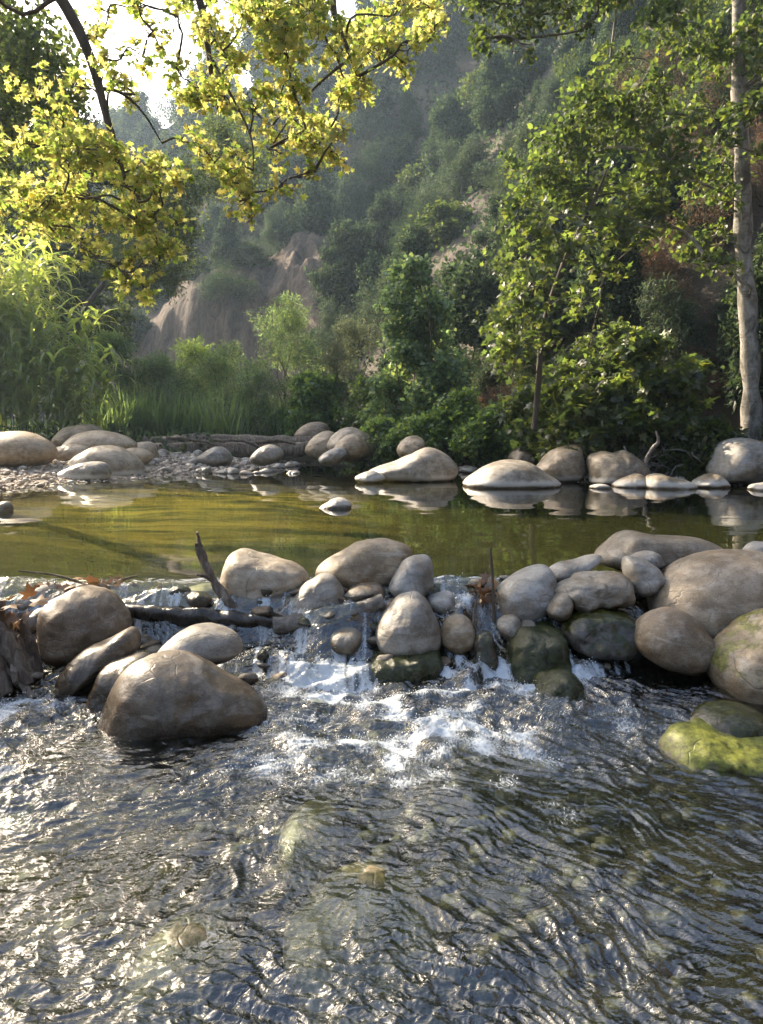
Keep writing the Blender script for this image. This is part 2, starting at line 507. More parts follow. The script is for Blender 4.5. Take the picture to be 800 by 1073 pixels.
xs = axis([(-260, -70, 12), (-70, -30, 1.6), (-30, -9, .32), (-9, 9, .16), (9, 30, .5), (30, 80, 2.0), (80, 260, 12)])
ys = axis([(-120, -8, 10), (-8, 0, .8), (0, 22, .16), (22, 60, .34), (60, 110, 1.8), (110, 400, 16)])
GX, GY = np.meshgrid(xs, ys)
GZ = height(GX, GY)
nx, ny = len(xs), len(ys)
ii = (np.arange(ny - 1)[:, None] * nx + np.arange(nx - 1)[None]).ravel()
GF = np.stack([ii, ii + 1, ii + nx + 1, ii + nx], -1)

def ground_mat():
    m = M('canyon ground')
    g = m.n('NewGeometry')
    pos = g.outputs['Position']
    nz = m.n('SeparateXYZ', {0: g.outputs['True Normal']}).outputs[2]
    sx = m.n('SeparateXYZ', {0: pos})
    n1 = m.noise(pos, .55, 6, .62, .4)
    n2 = m.noise(pos, 5, 6, .65)
    n3 = m.noise(pos, 30, 4, .7)
    soil = m.mix(n2, (.05, .036, .027), (.13, .095, .068))
    soil = m.mix(m.ramp(n3, [(.45, 0.0), (.7, .6)]), soil, (.17, .135, .10))
    litter = m.mix(n3, (.05, .045, .028), (.12, .10, .06))
    c = m.mix(m.ramp(n1, [(.4, 0.0), (.58, 1.0)]), soil, litter)
    # exposed pinkish cliff: attribute
    cl = m.n('Attribute', attribute_name='cliff').outputs['Fac']
    streak = m.noise(m.n('Mapping', {'Vector': pos, 'Scale': (1.5, 1.5, .32)}).outputs[0], 1.3, 9, .75, 1.2)
    rock = m.ramp(streak, [(.3, (.055, .038, .026)), (.47, (.17, .12, .083)), (.70, (.30, .22, .155))])
    c = m.mix(m.math('MULTIPLY', cl, m.ramp(n1, [(.25, .5), (.45, 1.0)])), c, rock)
    # bed under the water
    bed = m.n('Attribute', attribute_name='bed').outputs['Fac']
    alg = m.noise(m.n('Mapping', {'Vector': pos, 'Scale': (.30, 1.7, 1.0)}).outputs[0], 1.5, 6, .68, 1.0)
    bc = m.ramp(alg, [(.32, (.004, .007, .004)), (.52, (.010, .014, .007)), (.68, (.028, .030, .012))])
    bc = m.mix(m.ramp(n3, [(.3, .5), (.5, 0.0)]), bc, (.012, .014, .008))
    sunpatch_shoal = m.n('Attribute', attribute_name='sunpatch_shoal').outputs['Fac']
    bc = m.mix(sunpatch_shoal, bc, m.mix(m.ramp(alg, [(.42, 0.0), (.58, 1.0)]), (.05, .05, .02), (.74, .58, .16)))  # golden sun patches and foliage reflections painted into the shallow bed's colour
    c = m.mix(bed, c, bc)
    sb = m.n('Attribute', attribute_name='streambed').outputs['Fac']
    sc = m.mix(n2, (.012, .012, .007), (.06, .05, .025))
    c = m.mix(sb, c, sc)
    gr = m.n('Attribute', attribute_name='sand').outputs['Fac']
    c = m.mix(gr, c, m.mix(n3, (.27, .22, .165), (.42, .36, .29)))
    h = m.math('ADD', n2, m.math('MULTIPLY', n3, .4))
    h = m.math('ADD', h, m.math('MULTIPLY', streak, m.math('MULTIPLY_ADD', cl, 5.0, 1.2)))
    bp = m.n('Bump', {'Strength': .9, 'Distance': .16, 'Height': h}).outputs[0]
    return m.surf(m.n('BsdfPrincipled', {'Base Color': c, 'Roughness': .9, 'Normal': bp}).outputs[0])

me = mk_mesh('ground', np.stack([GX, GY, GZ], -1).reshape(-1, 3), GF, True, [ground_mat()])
def vattr(me, name, arr):
    a = me.attributes.new(name, 'FLOAT', 'POINT')
    a.data.foreach_set('value', np.asarray(arr, np.float32).ravel())
_ins = in_poly(GX, GY, WATER_POLY)
_dw = np.abs(poly_dist(GX, GY, WATER_POLY))
_drr = poly_dist(GX, GY, HILL_R)
vattr(me, 'cliff', np.clip(cliff_mask(GX, GY) * 1.5, 0, 1) * (_drr > -.5) * sstep(.1, .3, cliff_mask(GX, GY)))
_under = np.where(_ins, 1.0, sstep(.15, 0, _dw))
vattr(me, 'bed', _under * (GY > 4.4))
vattr(me, 'sunpatch_shoal', np.clip(1.4 * np.exp(-(((GX + 2.7) / 2.1) ** 2 + ((GY - 11.4) / 3.4) ** 2)), 0, 1))  # mask for the sunlight painted on the pool bed
vattr(me, 'streambed', _under * (GY <= 4.4))
_sand = np.exp(-(((GX + 6.6) / 2.6) ** 2 + ((GY - 13.6) / 3.0) ** 2)) * (~_ins)
vattr(me, 'sand', np.clip(_sand * 2.2, 0, 1))
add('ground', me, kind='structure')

# ------------------------------------------------------------------ water
def water_mat(name, pool):
    m = M(name)
    g = m.n('NewGeometry')
    pos = g.outputs['Position']
    if pool:
        mp = m.n('Mapping', {'Vector': pos, 'Scale': (.5, 1.0, 1.0)}).outputs[0]
        h = m.math('ADD', m.noise(mp, 2.2, 3, .5, .4), m.math('MULTIPLY', m.noise(mp, 9, 3, .5), .12))
        calm = m.maprange(m.noise(pos, .35, 3), .35, .65, .25, 1.0)
        bp = m.n('Bump', {'Strength': m.math('MULTIPLY', calm, .055), 'Distance': .05, 'Height': h}).outputs[0]
        fr = m.fresnel(1.33, bp)
        gl = m.n('BsdfGlossy', {'Color': (1, 1, 1), 'Roughness': .02, 'Normal': bp}).outputs[0]
        tr = m.n('BsdfTransparent', {'Color': (.70, .71, .44)}).outputs[0]
        s = m.n('MixShader', {0: fr, 1: tr, 2: gl}).outputs[0]
        return m.surf(s)
    sx = m.n('SeparateXYZ', {0: pos})
    calm = m.n('Attribute', attribute_name='agit').outputs['Fac']
    wp = m.n('VectorMath', {0: pos, 1: m.n('VectorMath', {0: m.n('TexNoise', {'Vector': pos, 'Scale': 3.0, 'Detail': 2.0}).outputs[1], 'Scale': .22}, operation='SCALE').outputs[0]}, operation='ADD').outputs[0]
    mp = m.n('Mapping', {'Vector': wp, 'Scale': (1.0, 1.9, 1.0), 'Rotation': (0, 0, .35)}).outputs[0]
    h = m.noise(mp, 24, 2, .5, .9)
    bp = m.n('Bump', {'Strength': m.math('MULTIPLY', calm, .35), 'Distance': .03, 'Height': h}).outputs[0]
    fr = m.fresnel(2.0, bp)
    gl = m.n('BsdfGlossy', {'Color': (1, 1, 1), 'Roughness': .03, 'Normal': bp}).outputs[0]
    tr = m.n('BsdfTransparent', {'Color': (.58, .62, .54)}).outputs[0]
    s = m.n('MixShader', {0: fr, 1: tr, 2: gl}).outputs[0]
    foam = m.n('Attribute', attribute_name='foam').outputs['Fac']
    fm = m.n('Mapping', {'Vector': wp, 'Scale': (2.2, 1.0, 1.0)}).outputs[0]
    lace = m.n('TexVoronoi', {'Vector': fm, 'Scale': 26.0, 'Detail': 1.0, 'Roughness': .6}, feature='DISTANCE_TO_EDGE').outputs['Distance']
    lace = m.maprange(lace, .0, .30, .85, .25, False)
    fn = m.math('ADD', m.math('MULTIPLY', m.noise(fm, 26, 4, .7, 1.4), .45), m.math('MULTIPLY', m.noise(wp, 75, 2, .6), .25))
    fn = m.math('ADD', fn, m.math('MULTIPLY', lace, .38))
    fk = m.maprange(m.math('ADD', fn, foam), .92, 1.34)
    fk = m.math('MULTIPLY', fk, .9)
    fd = m.n('BsdfPrincipled', {'Base Color': (.66, .73, .80), 'Roughness': .35, 'Normal': bp, 'Specular IOR Level': .6}).outputs[0]
    ft = m.n('BsdfTranslucent', {'Color': (.8, .85, .9)}).outputs[0]
    fd = m.n('MixShader', {0: .25, 1: fd, 2: ft}).outputs[0]
    s = m.n('MixShader', {0: fk, 1: s, 2: fd}).outputs[0]
    return m.surf(s)

# pool: a sheet from the lip of the dam to under the far banks
px_ = np.linspace(-9, 9.5, 140)
py_ = np.concatenate([np.linspace(4.86, 8, 60), np.linspace(8.1, 22, 110)])
X, Y = np.meshgrid(px_, py_)
Z = POOL + .003 * fbm(X * .9, Y * 1.6, 0, 3)
Z[0] = POOL
ii = (np.arange(len(py_) - 1)[:, None] * len(px_) + np.arange(len(px_) - 1)[None]).ravel()
add('pool_water', mk_mesh('pool_water', np.stack([X, Y, Z], -1).reshape(-1, 3), np.stack([ii, ii + 1, ii + len(px_) + 1, ii + len(px_)], -1), True, [water_mat('pool water', True)]), kind='structure')

# stream: fan-shaped grid, finer near the viewer
NR = 880
v = np.linspace(0, 1, NR)
yy = .50 * (4.86 / .50) ** v
uu = np.concatenate([np.linspace(-1.7, -.63, 110), np.linspace(-.62, .62, 880), np.linspace(.63, 1.7, 110)])
NC = len(uu)
U, Y = np.meshgrid(uu, yy)
X = U * (Y * .95 + .25)

_R3 = np.linalg.qr(np.random.default_rng(2).normal(size=(3, 3)))[0]
def rn(x, y, sd):
    """gradient noise on a turned lattice, so no grid lines show"""
    return perlin(_R3[0, 0] * x + _R3[0, 1] * y + sd, _R3[1, 0] * x + _R3[1, 1] * y + 2.3 * sd, _R3[2, 0] * x + _R3[2, 1] * y - 1.7 * sd)

def stream_z(X, Y):
    lip = 4.66 + .10 * perlin(X * 1.3, 3.3, .5)
    foot = 4.02 + .12 * perlin(X * 1.6, 7.7, 2.5) - .34 * np.exp(-((X + .30) / .36) ** 2) - .26 * np.exp(-((X - 1.0) / .3) ** 2) - .25 * np.exp(-((X - .45) / .1) ** 2)
    t = np.clip((Y - foot) / (lip - foot), 0, 1)
    st = t + .10 * np.sin(t * 2 * PI * 2.0 + 2.5 * perlin(X * 2.1, 1.1, 9.0))    # steps
    fall = np.clip(st, 0, 1)
    fall = fall * fall * (3 - 2 * fall)
    z = POOL * fall
    inv = sstep(4.86, 4.62, Y)
    rough = (.90 + .75 * sstep(2.4, 3.6, Y)) * inv
    rough = rough * (1 - .5 * sstep(1.1, 1.9, X) * sstep(1.9, 2.6, Y))
    rough = rough * (.42 + 1.0 * np.clip(fbm(X * 1.5, Y * 1.5, 4.4, 3) + .45, 0, 1))
    for (hx, hy, hr, ha) in HUMPS[:3]:
        rough = rough * (1 - .82 * np.exp(-(((X - hx) / hr) ** 2 + ((Y - hy - .06) / hr) ** 2) * .8))
    wx = X + .10 * rn(X * 2.2, Y * 2.2, 1.0) + .035 * rn(X * 6, Y * 6, 2.0)
    wy = Y + .14 * rn(X * 2.0, Y * 2.0, 5.0) + .035 * rn(X * 6, Y * 6, 7.0)
    turn = .35 + .5 * np.tanh(X * .9)
    c, s_ = np.cos(-turn), np.sin(-turn)
    rx, ry = wx * c + (wy - 2.5) * s_, -wx * s_ + (wy - 2.5) * c
    a = .024 * rn(wx * 2.6, wy * 3.2, .3) + .012 * rn(wx * 6, wy * 7, 1.3)
    b = .0100 * (1 - 2.2 * np.abs(rn(rx * 7.5, ry * 16, 2.0)))
    d = .0058 * rn(rx * 17, ry * 36, 6.0) + .0030 * (1 - 2 * np.abs(rn(rx * 25, ry * 48, 11.0)))
    e = .0016 * rn(rx * 44, ry * 80, 8.0)
    w = (a + b + d + e) * rough
    casc = np.exp(-((X - .05) / .75) ** 2) * sstep(2.75, 3.3, Y) * sstep(4.3, 3.9, Y)
    w = w + casc * (.034 * rn(X * 5.5, Y * 6.5, 21.0) + .016 * rn(X * 14, Y * 15, 22.0))
    for (hx, hy, hr, ha) in HUMPS:
        q = ((X - hx) ** 2 + (Y - hy) ** 2) / hr ** 2
        w = w + ha * np.exp(-q)
    return z + w, rough, t

HUMPS = [(-.24, 2.47, .14, .015), (-.03, 2.02, .22, .015), (-.48, 1.78, .15, .015), (.35, 2.6, .2, .02), (-1.2, 2.7, .25, .03)]
Zs, fall, t_ = stream_z(X, Y)
def g2(x0, y0, sx, sy):
    return np.exp(-(((X - x0) / sx) ** 2 + ((Y - y0) / sy) ** 2))
foam = .46 * g2(.05, 3.55, .70, .36) + .46 * g2(.2, 3.15, .6, .35) + .42 * g2(-.38, 3.78, .3, .2) + .52 * g2(-1.8, 3.5, .35, .4) + .30 * g2(-1.5, 2.8, .4, .3)
foam += .40 * g2(.98, 3.75, .30, .22) + .30 * g2(.55, 3.8, .3, .2) + .24 * g2(-.6, 2.9, .7, .35) + .3 * g2(1.15, 3.3, .35, .25) + .22 * g2(.5, 2.7, .6, .4) + .16 * g2(-.2, 2.1, .9, .6)
foam *= .8 + .9 * rn(X * 3.6, Y * 3.6, 3.0) + .7 * rn(X * 10, Y * 9, 5.0)
foam += .44 * ((t_ > .02) & (t_ < .97)) * (0.55 + 1.0 * rn(X * 12, Y * 3, 3.0) + .8 * rn(X * 34, Y * 6, 8.0) + .5 * rn(X * 8, Y * 9, 1.0))
foam += .10 * rn(X * 5, Y * 5, 9.9)
foam = np.clip(foam, 0, .8)
ii = (np.arange(NR - 1)[:, None] * NC + np.arange(NC - 1)[None]).ravel()
me = mk_mesh('stream_water', np.stack([X, Y, Zs], -1).reshape(-1, 3), np.stack([ii, ii + 1, ii + NC + 1, ii + NC], -1), True, [water_mat('stream water', False)])
vattr(me, 'foam', foam)
vattr(me, 'agit', np.clip(fall, 0, 1.3))
add('stream_water', me, kind='structure')

# drops thrown up by the broken water
sg_ = Geo()
fr_, fc_ = np.nonzero(foam > .40)
pick = np.random.default_rng(8).choice(len(fr_), 2600)
r5 = np.random.default_rng(9)
_t = (1 + 5 ** .5) / 2
_oct = np.array([[1, 0, 0], [-1, 0, 0], [0, 1, 0], [0, -1, 0], [0, 0, 1], [0, 0, -1]], float)
_of = np.array([[0, 2, 4], [2, 1, 4], [1, 3, 4], [3, 0, 4], [2, 0, 5], [1, 2, 5], [3, 1, 5], [0, 3, 5]])
for i in pick:
    rr, cc = fr_[i], fc_[i]
    p = np.array([X[rr, cc] + r5.normal(0, .01), Y[rr, cc] + r5.normal(0, .01), Zs[rr, cc] + abs(r5.normal(0, .016)) + .001])
    sg_.put(_oct * r5.uniform(.0012, .0036) * [1, 1, r5.uniform(.8, 1.8)] + p, _of)
m = M('water drops')
add('spray', sg_.mesh('spray', m.surf(m.n('BsdfPrincipled', {'Base Color': (.82, .86, .9), 'Roughness': .1}).outputs[0])), kind='stuff')

# ------------------------------------------------------------------ boulders
def boulder(name, mat, Y, depth, outline, label, cat='boulder', group=None, amp=.045, lean=.25, power=.80, res=(84, 42), facet=None, seed=None):
    """a stone whose width and height follow the outline, with real depth"""
    pts = np.array([P(x, y, Y) for x, y in outline])[:, [0, 2]]
    dense = catmull(pts, 400, True)
    lo, hi = dense.min(0), dense.max(0)
    ctr = (lo + hi) / 2
    w, h = hi - lo
    rel = dense - ctr
    ang = np.arctan2(rel[:, 1], rel[:, 0])
    rad = np.hypot(rel[:, 0], rel[:, 1])
    o = np.argsort(ang)
    na, npz = res
    th = np.linspace(-PI, PI, na, endpoint=False)
    r = np.interp(th, np.concatenate([ang[o] - 2 * PI, ang[o], ang[o] + 2 * PI]), np.tile(rad[o], 3))
    ph = np.linspace(0, PI, npz + 1)[1:-1]
    sd = seed if seed is not None else (abs(hash((round(outline[0][0]), round(outline[0][1])))) % 97)
    f = np.sin(ph) ** power
    dy = -np.cos(ph)
    # fuller middle so the face is rounded, not conical
    dy = np.sign(dy) * np.abs(dy) ** .92
    X = f[:, None] * (r * np.cos(th))[None]
    Z = f[:, None] * (r * np.sin(th))[None]
    Yl = dy[:, None] * depth / 2 * np.ones(na)[None]
    Yl = Yl + lean * Z * depth / max(w, h) * 1.2
    V = np.stack([X, Yl, Z], -1).reshape(-1, 3)
    V = np.vstack([V, [[0, -depth / 2, 0]], [[0, depth / 2, 0]]])
    S = max(w, h)
    q = V / S
    nz = fbm(q[:, 0] * 2.2 + sd, q[:, 1] * 2.2, q[:, 2] * 2.2, 4, .5)
    dirn = unit(V + 1e-6)
    frontness = np.abs(V[:, 1]) / (depth / 2)
    V = V + dirn * (nz * amp * S * (.35 + .9 * np.clip(frontness, 0, 1)))[:, None]
    if facet is None:
        facet = (sd % 7) / 7 * .07
    if facet:
        fc = perlin(q[:, 0] * 1.7 + sd * 1.3, q[:, 1] * 1.7 + 4, q[:, 2] * 1.7)
        V = V - dirn * (np.maximum(fc, 0) * facet * S)[:, None]
    nr = npz - 1
    i = np.arange(nr - 1)[:, None] * na
    j = np.arange(na)[None]
    jn = (j + 1) % na
    F4 = np.stack([i + j, i + jn, i + na + jn, i + na + j], -1).reshape(-1, 4)
    jj = np.arange(na)
    a = nr * na
    F3 = np.vstack([np.stack([np.full(na, a), (jj + 1) % na, jj], -1), np.stack([np.full(na, a + 1), (nr - 1) * na + jj, (nr - 1) * na + (jj + 1) % na], -1)])
    zb = V[:, 2].min()
    V[:, 2] -= zb
    me = mk_mesh(name, V, [F4, F3], True, [MAT[mat]])
    return add(name, me, (ctr[0], Y, ctr[1] + zb), label=label, category=cat, group=group)

B = boulder
DAM = 'boulders of the stone dam'
# --- left of the dam
B('boulder', 'brown', 4.12, .42, [(47, 635), (62, 624), (80, 616), (105, 619), (126, 636), (137, 657), (124, 672), (98, 686), (72, 694), (52, 684), (45, 660)], 'rounded brown boulder standing beside the weathered root stump', group=DAM)
B('boulder', 'darkwet', 3.76, .34, [(60, 716), (70, 698), (90, 682), (112, 672), (133, 661), (144, 668), (144, 682), (120, 698), (96, 720), (76, 734), (60, 732)], 'long slanting stone leaning under the rounded brown boulder', group=DAM, res=(84, 30))
B('boulder', 'darkwet', 3.58, .30, [(95, 740), (104, 706), (125, 692), (150, 690), (160, 715), (140, 745), (110, 755)], 'smooth stone tucked behind the left end of the biggest foreground boulder', group=DAM)
B('boulder', 'darkwet', 3.36, .52, [(102, 768), (109, 738), (126, 708), (150, 690), (178, 687), (206, 694), (232, 709), (262, 724), (281, 741), (280, 757), (240, 770), (196, 778), (150, 786), (110, 786)], 'biggest dark creased boulder in the stream, wet around its foot', group=DAM, lean=.2, facet=.05, amp=.04, res=(110, 56))
B('boulder', 'grey', 3.74, .36, [(165, 684), (188, 663), (215, 656), (243, 664), (255, 678), (243, 689), (212, 695), (178, 693)], 'flat oval grey stone lying behind the biggest creased boulder', group=DAM, amp=.02)
B('boulder', 'grey', 4.55, .24, [(18, 628), (33, 618), (50, 614), (61, 621), (50, 634), (26, 640)], 'pale grey stone behind the root stump at the pool edge', 'stone', DAM)
B('boulder', 'grey', 4.35, .16, [(27, 652), (34, 641), (46, 639), (47, 655), (34, 664)], 'small smooth grey stone wedged between root stump and brown boulder', 'stone', DAM)
B('boulder', 'grey', 4.95, .34, [(183, 628), (192, 618), (215, 612), (236, 614), (242, 626), (225, 634), (195, 636)], 'low pale slab in the pool behind the dark wet log', 'stone', DAM)
# --- centre
B('boulder', 'dry', 4.66, .48, [(232, 612), (237, 588), (248, 578), (272, 581), (305, 589), (324, 604), (316, 620), (287, 630), (256, 634), (236, 626)], 'squarish tan boulder with flat sloping top beside the driftwood snag', group=DAM, facet=.04, power=.7, res=(90, 44))
B('boulder', 'dry', 4.78, .5, [(331, 602), (343, 585), (370, 571), (400, 567), (428, 572), (434, 585), (425, 602), (404, 614), (380, 622), (352, 618)], 'pale speckled boulder with a dark crack at the pool edge', group=DAM, res=(90, 44))
B('boulder', 'grey', 4.44, .30, [(305, 637), (314, 616), (334, 603), (351, 605), (362, 625), (358, 640), (332, 646)], 'grey mottled stone above the bare grey log', group=DAM)
B('boulder', 'brown', 4.50, .24, [(362, 628), (368, 616), (385, 610), (400, 614), (404, 630), (388, 638), (368, 636)], 'small reddish brown stone under the pale cracked boulder', 'stone', DAM)
B('boulder', 'grey', 4.52, .32, [(408, 613), (420, 592), (434, 584), (451, 586), (455, 604), (449, 618), (434, 628), (418, 628), (410, 621)], 'upright pale grey stone leaning left above the rounded triangular boulder', group=DAM, power=.72)
B('boulder', 'grey', 4.20, .40, [(394, 664), (401, 646), (416, 630), (435, 622), (449, 630), (460, 654), (461, 672), (449, 685), (424, 688), (401, 682)], 'rounded triangular boulder perched on the dark wet ledge', group=DAM, res=(90, 44))
B('boulder', 'mossy', 4.02, .36, [(388, 694), (396, 686), (424, 684), (457, 684), (463, 700), (457, 722), (430, 732), (400, 726), (386, 712)], 'dark mossy wet ledge under the rounded triangular boulder', 'ledge', DAM, power=.42, amp=.09, facet=.07, res=(90, 44))
B('boulder', 'brown', 4.36, .2, [(392, 652), (399, 637), (410, 629), (415, 640), (405, 656)], 'small brown stone half hidden behind the triangular boulder', 'stone', DAM)
B('boulder', 'grey', 4.40, .24, [(449, 628), (459, 623), (474, 622), (477, 635), (466, 642), (452, 639)], 'small flat grey stone beside the little chute of water', 'stone', DAM)
B('boulder', 'dry', 4.18, .26, [(461, 664), (469, 650), (484, 646), (496, 655), (497, 674), (480, 684), (464, 676)], 'tan stone with rusty foot right of the triangular boulder', 'stone', DAM, facet=.06)
B('boulder', 'wet', 4.06, .16, [(497, 672), (504, 664), (517, 667), (520, 690), (517, 712), (499, 712), (496, 690)], 'narrow upright stone like a post in the cascade', 'stone', DAM, power=.4, amp=.08, facet=.06)
B('boulder', 'mossy', 4.06, .42, [(533, 684), (540, 668), (556, 660), (585, 661), (594, 673), (595, 697), (580, 714), (550, 716), (535, 705)], 'blocky mossy stone streaked by falling water', 'ledge', DAM, power=.42, amp=.09, facet=.07, res=(90, 44))
B('boulder', 'dry', 4.22, .2, [(521, 656), (528, 648), (540, 645), (547, 655), (543, 667), (528, 667)], 'small yellowish stone at the foot of the thin upright stick', 'stone', DAM)
B('boulder', 'grey', 4.20, .16, [(544, 658), (550, 651), (560, 652), (562, 662), (550, 666)], 'tiny grey stone beside the small yellowish stone', 'stone', DAM)
B('boulder', 'mossy', 3.72, .36, [(555, 740), (563, 715), (588, 704), (608, 713), (614, 730), (600, 746), (572, 748)], 'low mossy green stone alone in the white water', 'stone', DAM, power=.6, amp=.09, facet=.08, res=(90, 44))
B('boulder', 'grey', 4.42, .40, [(521, 626), (527, 613), (548, 600), (572, 594), (583, 604), (579, 630), (567, 645), (550, 652), (528, 648), (520, 637)], 'smooth oblong blue grey boulder beside the dry leaves', group=DAM, amp=.02, res=(90, 44))
B('boulder', 'dry', 4.22, .2, [(572, 641), (580, 628), (592, 622), (600, 628), (598, 641), (585, 650)], 'small pale cone shaped stone right of the oblong boulder', 'stone', DAM)
# --- right
B('boulder', 'dry', 4.92, .5, [(622, 584), (644, 566), (664, 558), (689, 562), (728, 563), (752, 571), (764, 582), (742, 592), (704, 598), (668, 600), (640, 594)], 'long low pinkish boulder at the back right of the dam', group=DAM, lean=.2, res=(100, 40))
B('boulder', 'grey', 4.66, .26, [(571, 601), (584, 591), (602, 588), (627, 581), (630, 588), (606, 601), (584, 610), (573, 609)], 'thin slanting grey stone between oblong boulder and pinkish boulder', 'stone', DAM)
B('boulder', 'low', 4.36, .38, [(580, 616), (604, 608), (643, 601), (660, 607), (661, 626), (648, 634), (620, 641), (598, 638), (582, 624)], 'pale stone slab with water dripping over its face', 'ledge', DAM, power=.42, amp=.09, facet=.07, res=(90, 44))
B('boulder', 'grey', 4.44, .30, [(655, 592), (662, 584), (686, 592), (695, 606), (681, 620), (665, 624), (656, 612)], 'tilted pale stone between the dripping slab and the huge boulder', 'stone', DAM, facet=.05)
B('boulder', 'grey', 4.60, .22, [(661, 585), (680, 578), (692, 582), (693, 594), (676, 596)], 'small light grey stone resting against the pinkish boulder', 'stone', DAM)
B('boulder', 'wet', 4.16, .40, [(589, 658), (600, 645), (640, 640), (669, 650), (667, 674), (640, 686), (604, 682), (590, 672)], 'wet dark ledge below the dripping slab', 'ledge', DAM, power=.42, amp=.09, facet=.07, res=(90, 44))
B('boulder', 'dry', 4.34, .72, [(682, 640), (686, 621), (702, 604), (724, 590), (755, 581), (785, 580), (818, 586), (838, 610), (840, 642), (806, 664), (760, 672), (720, 668), (694, 656)], 'huge smooth boulder at the right end of the dam', group=DAM, amp=.018, lean=.3, res=(120, 60))
B('boulder', 'dry', 3.96, .40, [(666, 666), (674, 652), (689, 643), (707, 639), (726, 646), (740, 661), (748, 677), (743, 692), (728, 701), (704, 702), (680, 692), (667, 679)], 'egg shaped tan boulder in front of the huge smooth boulder', group=DAM, amp=.018, res=(96, 48))
B('boulder', 'partmoss', 3.78, .56, [(743, 698), (752, 682), (776, 664), (803, 648), (835, 645), (855, 680), (845, 728), (805, 745), (768, 738), (748, 718)], 'tan boulder with yellow moss on its lower face beside the egg shaped boulder', group=DAM, res=(100, 50))
B('boulder', 'wet', 3.18, .34, [(727, 760), (744, 746), (780, 744), (808, 755), (798, 772), (745, 774)], 'flat wet grey stone behind the bright algae covered rock', 'stone', DAM)
B('boulder', 'algae', 2.98, .44, [(697, 794), (710, 777), (732, 768), (780, 773), (824, 781), (826, 818), (780, 822), (728, 808)], 'flat rock covered in bright yellow green algae', 'rock', amp=.10, facet=.08, res=(110, 50), lean=.6, power=.7)
B('boulder', 'grey', 4.7, .2, [(776, 586), (784, 574), (797, 568), (812, 572), (812, 588), (790, 592)], 'little grey stone on the pool edge above the huge smooth boulder', 'stone', DAM)
B('boulder', 'low', 4.14, .2, [(346, 669), (354, 661), (372, 660), (380, 669), (373, 682), (352, 682)], 'small round stone in the cascade below the bare grey log', 'stone', DAM)
B('boulder', 'dry', 4.5, .6, [(850, 640), (858, 612), (885, 598), (915, 602), (932, 625), (930, 660), (895, 675), (862, 668)], 'rounded boulder beyond the huge smooth one, at the very end of the dam', group=DAM)
B('boulder', 'grey', 4.1, .6, [(868, 700), (880, 668), (912, 655), (945, 664), (955, 700), (930, 728), (890, 730)], 'grey boulder below the very end of the dam', group=DAM)
# --- shallow stones just breaking the foreground stream
B('boulder', 'sunk', 2.47, .34, [(292, 883), (305, 867), (330, 861), (352, 865), (360, 881), (345, 904), (310, 904)], 'small olive stone just under the rippled foreground water', 'stone', lean=.6)
B('boulder', 'sunk', 1.98, .60, [(296, 994), (318, 971), (352, 957), (395, 949), (440, 959), (474, 987), (484, 1019), (420, 1059), (330, 1049)], 'broad olive rock lying just under the foreground water', 'rock', lean=.35, amp=.07, facet=.08, res=(110, 50))
B('boulder', 'sunk', 1.79, .34, [(135, 1025), (150, 1003), (190, 993), (232, 999), (245, 1018), (220, 1043), (160, 1048)], 'brown wet rock breaking the water near the bottom of the stream', 'rock', lean=.6, facet=.06)

# --- far side of the pool, right
FAR = 'boulders around the pool'
B('boulder', 'pool', 13.6, 1.5, [(383, 496), (396, 489), (413, 484), (430, 475), (448, 468), (462, 472), (473, 481), (480, 494), (464, 506), (420, 508), (390, 503)], 'long sloping boulder on the far shore with a tail reaching left', group=FAR, lean=.3)
B('boulder', 'pool', 12.2, 1.3, [(485, 508), (500, 493), (517, 484), (534, 481), (556, 485), (573, 496), (588, 509), (560, 520), (536, 523), (504, 518)], 'lens shaped boulder reflected alone in the pool', group=FAR, amp=.012)
B('boulder', 'pool', 13.2, 1.0, [(560, 492), (574, 477), (590, 468), (607, 466), (612, 480), (610, 498), (588, 508), (565, 503)], 'brown shaded boulder leaning right behind the lens shaped one', group=FAR)
B('boulder', 'pool', 12.6, 1.1, [(618, 499), (620, 480), (634, 473), (647, 475), (655, 472), (666, 477), (676, 486), (677, 497), (664, 510), (634, 513), (620, 508)], 'blocky boulder with a notched top on the shaded shore', group=FAR)
B('boulder', 'pool', 12.0, .6, [(642, 509), (653, 500), (667, 496), (676, 500), (677, 511), (662, 517), (648, 515)], 'small dome stone in front of the notched boulder', 'stone', FAR)
B('boulder', 'pool', 11.8, .7, [(674, 511), (679, 499), (690, 496), (703, 500), (720, 503), (729, 511), (718, 519), (690, 520)], 'low double humped pale stone at the pool rim', 'stone', FAR)
B('boulder', 'poolgrey', 11.7, .3, [(618, 511), (626, 507), (636, 508), (641, 512), (630, 516)], 'tiny white stone at the foot of the notched boulder', 'stone', FAR)
B('boulder', 'pool', 12.0, .6, [(726, 509), (744, 497), (756, 499), (762, 509), (748, 515)], 'brown wedge stone left of the big white boulder', 'stone', FAR)
B('boulder', 'poolgrey', 12.4, 1.2, [(741, 494), (749, 477), (761, 463), (778, 459), (800, 464), (818, 478), (818, 500), (790, 507), (762, 506), (746, 503)], 'big white weathered boulder on the shore below the pale trunk', group=FAR, facet=.05)
B('boulder', 'poolgrey', 11.4, .6, [(787, 514), (795, 507), (816, 505), (832, 514), (815, 524)], 'smooth stone at the pool rim in front of the big white boulder', 'stone', FAR)
B('boulder', 'poolgrey', 11.8, .3, [(768, 515), (776, 511), (788, 513), (786, 519), (774, 520)], 'flat white stone lying between wedge stone and pool rim', 'stone', FAR)
B('boulder', 'poolgrey', 12.9, .5, [(372, 501), (382, 495), (394, 494), (404, 501), (394, 508), (380, 508)], 'small white stone off the tail of the long sloping boulder', 'stone', FAR)
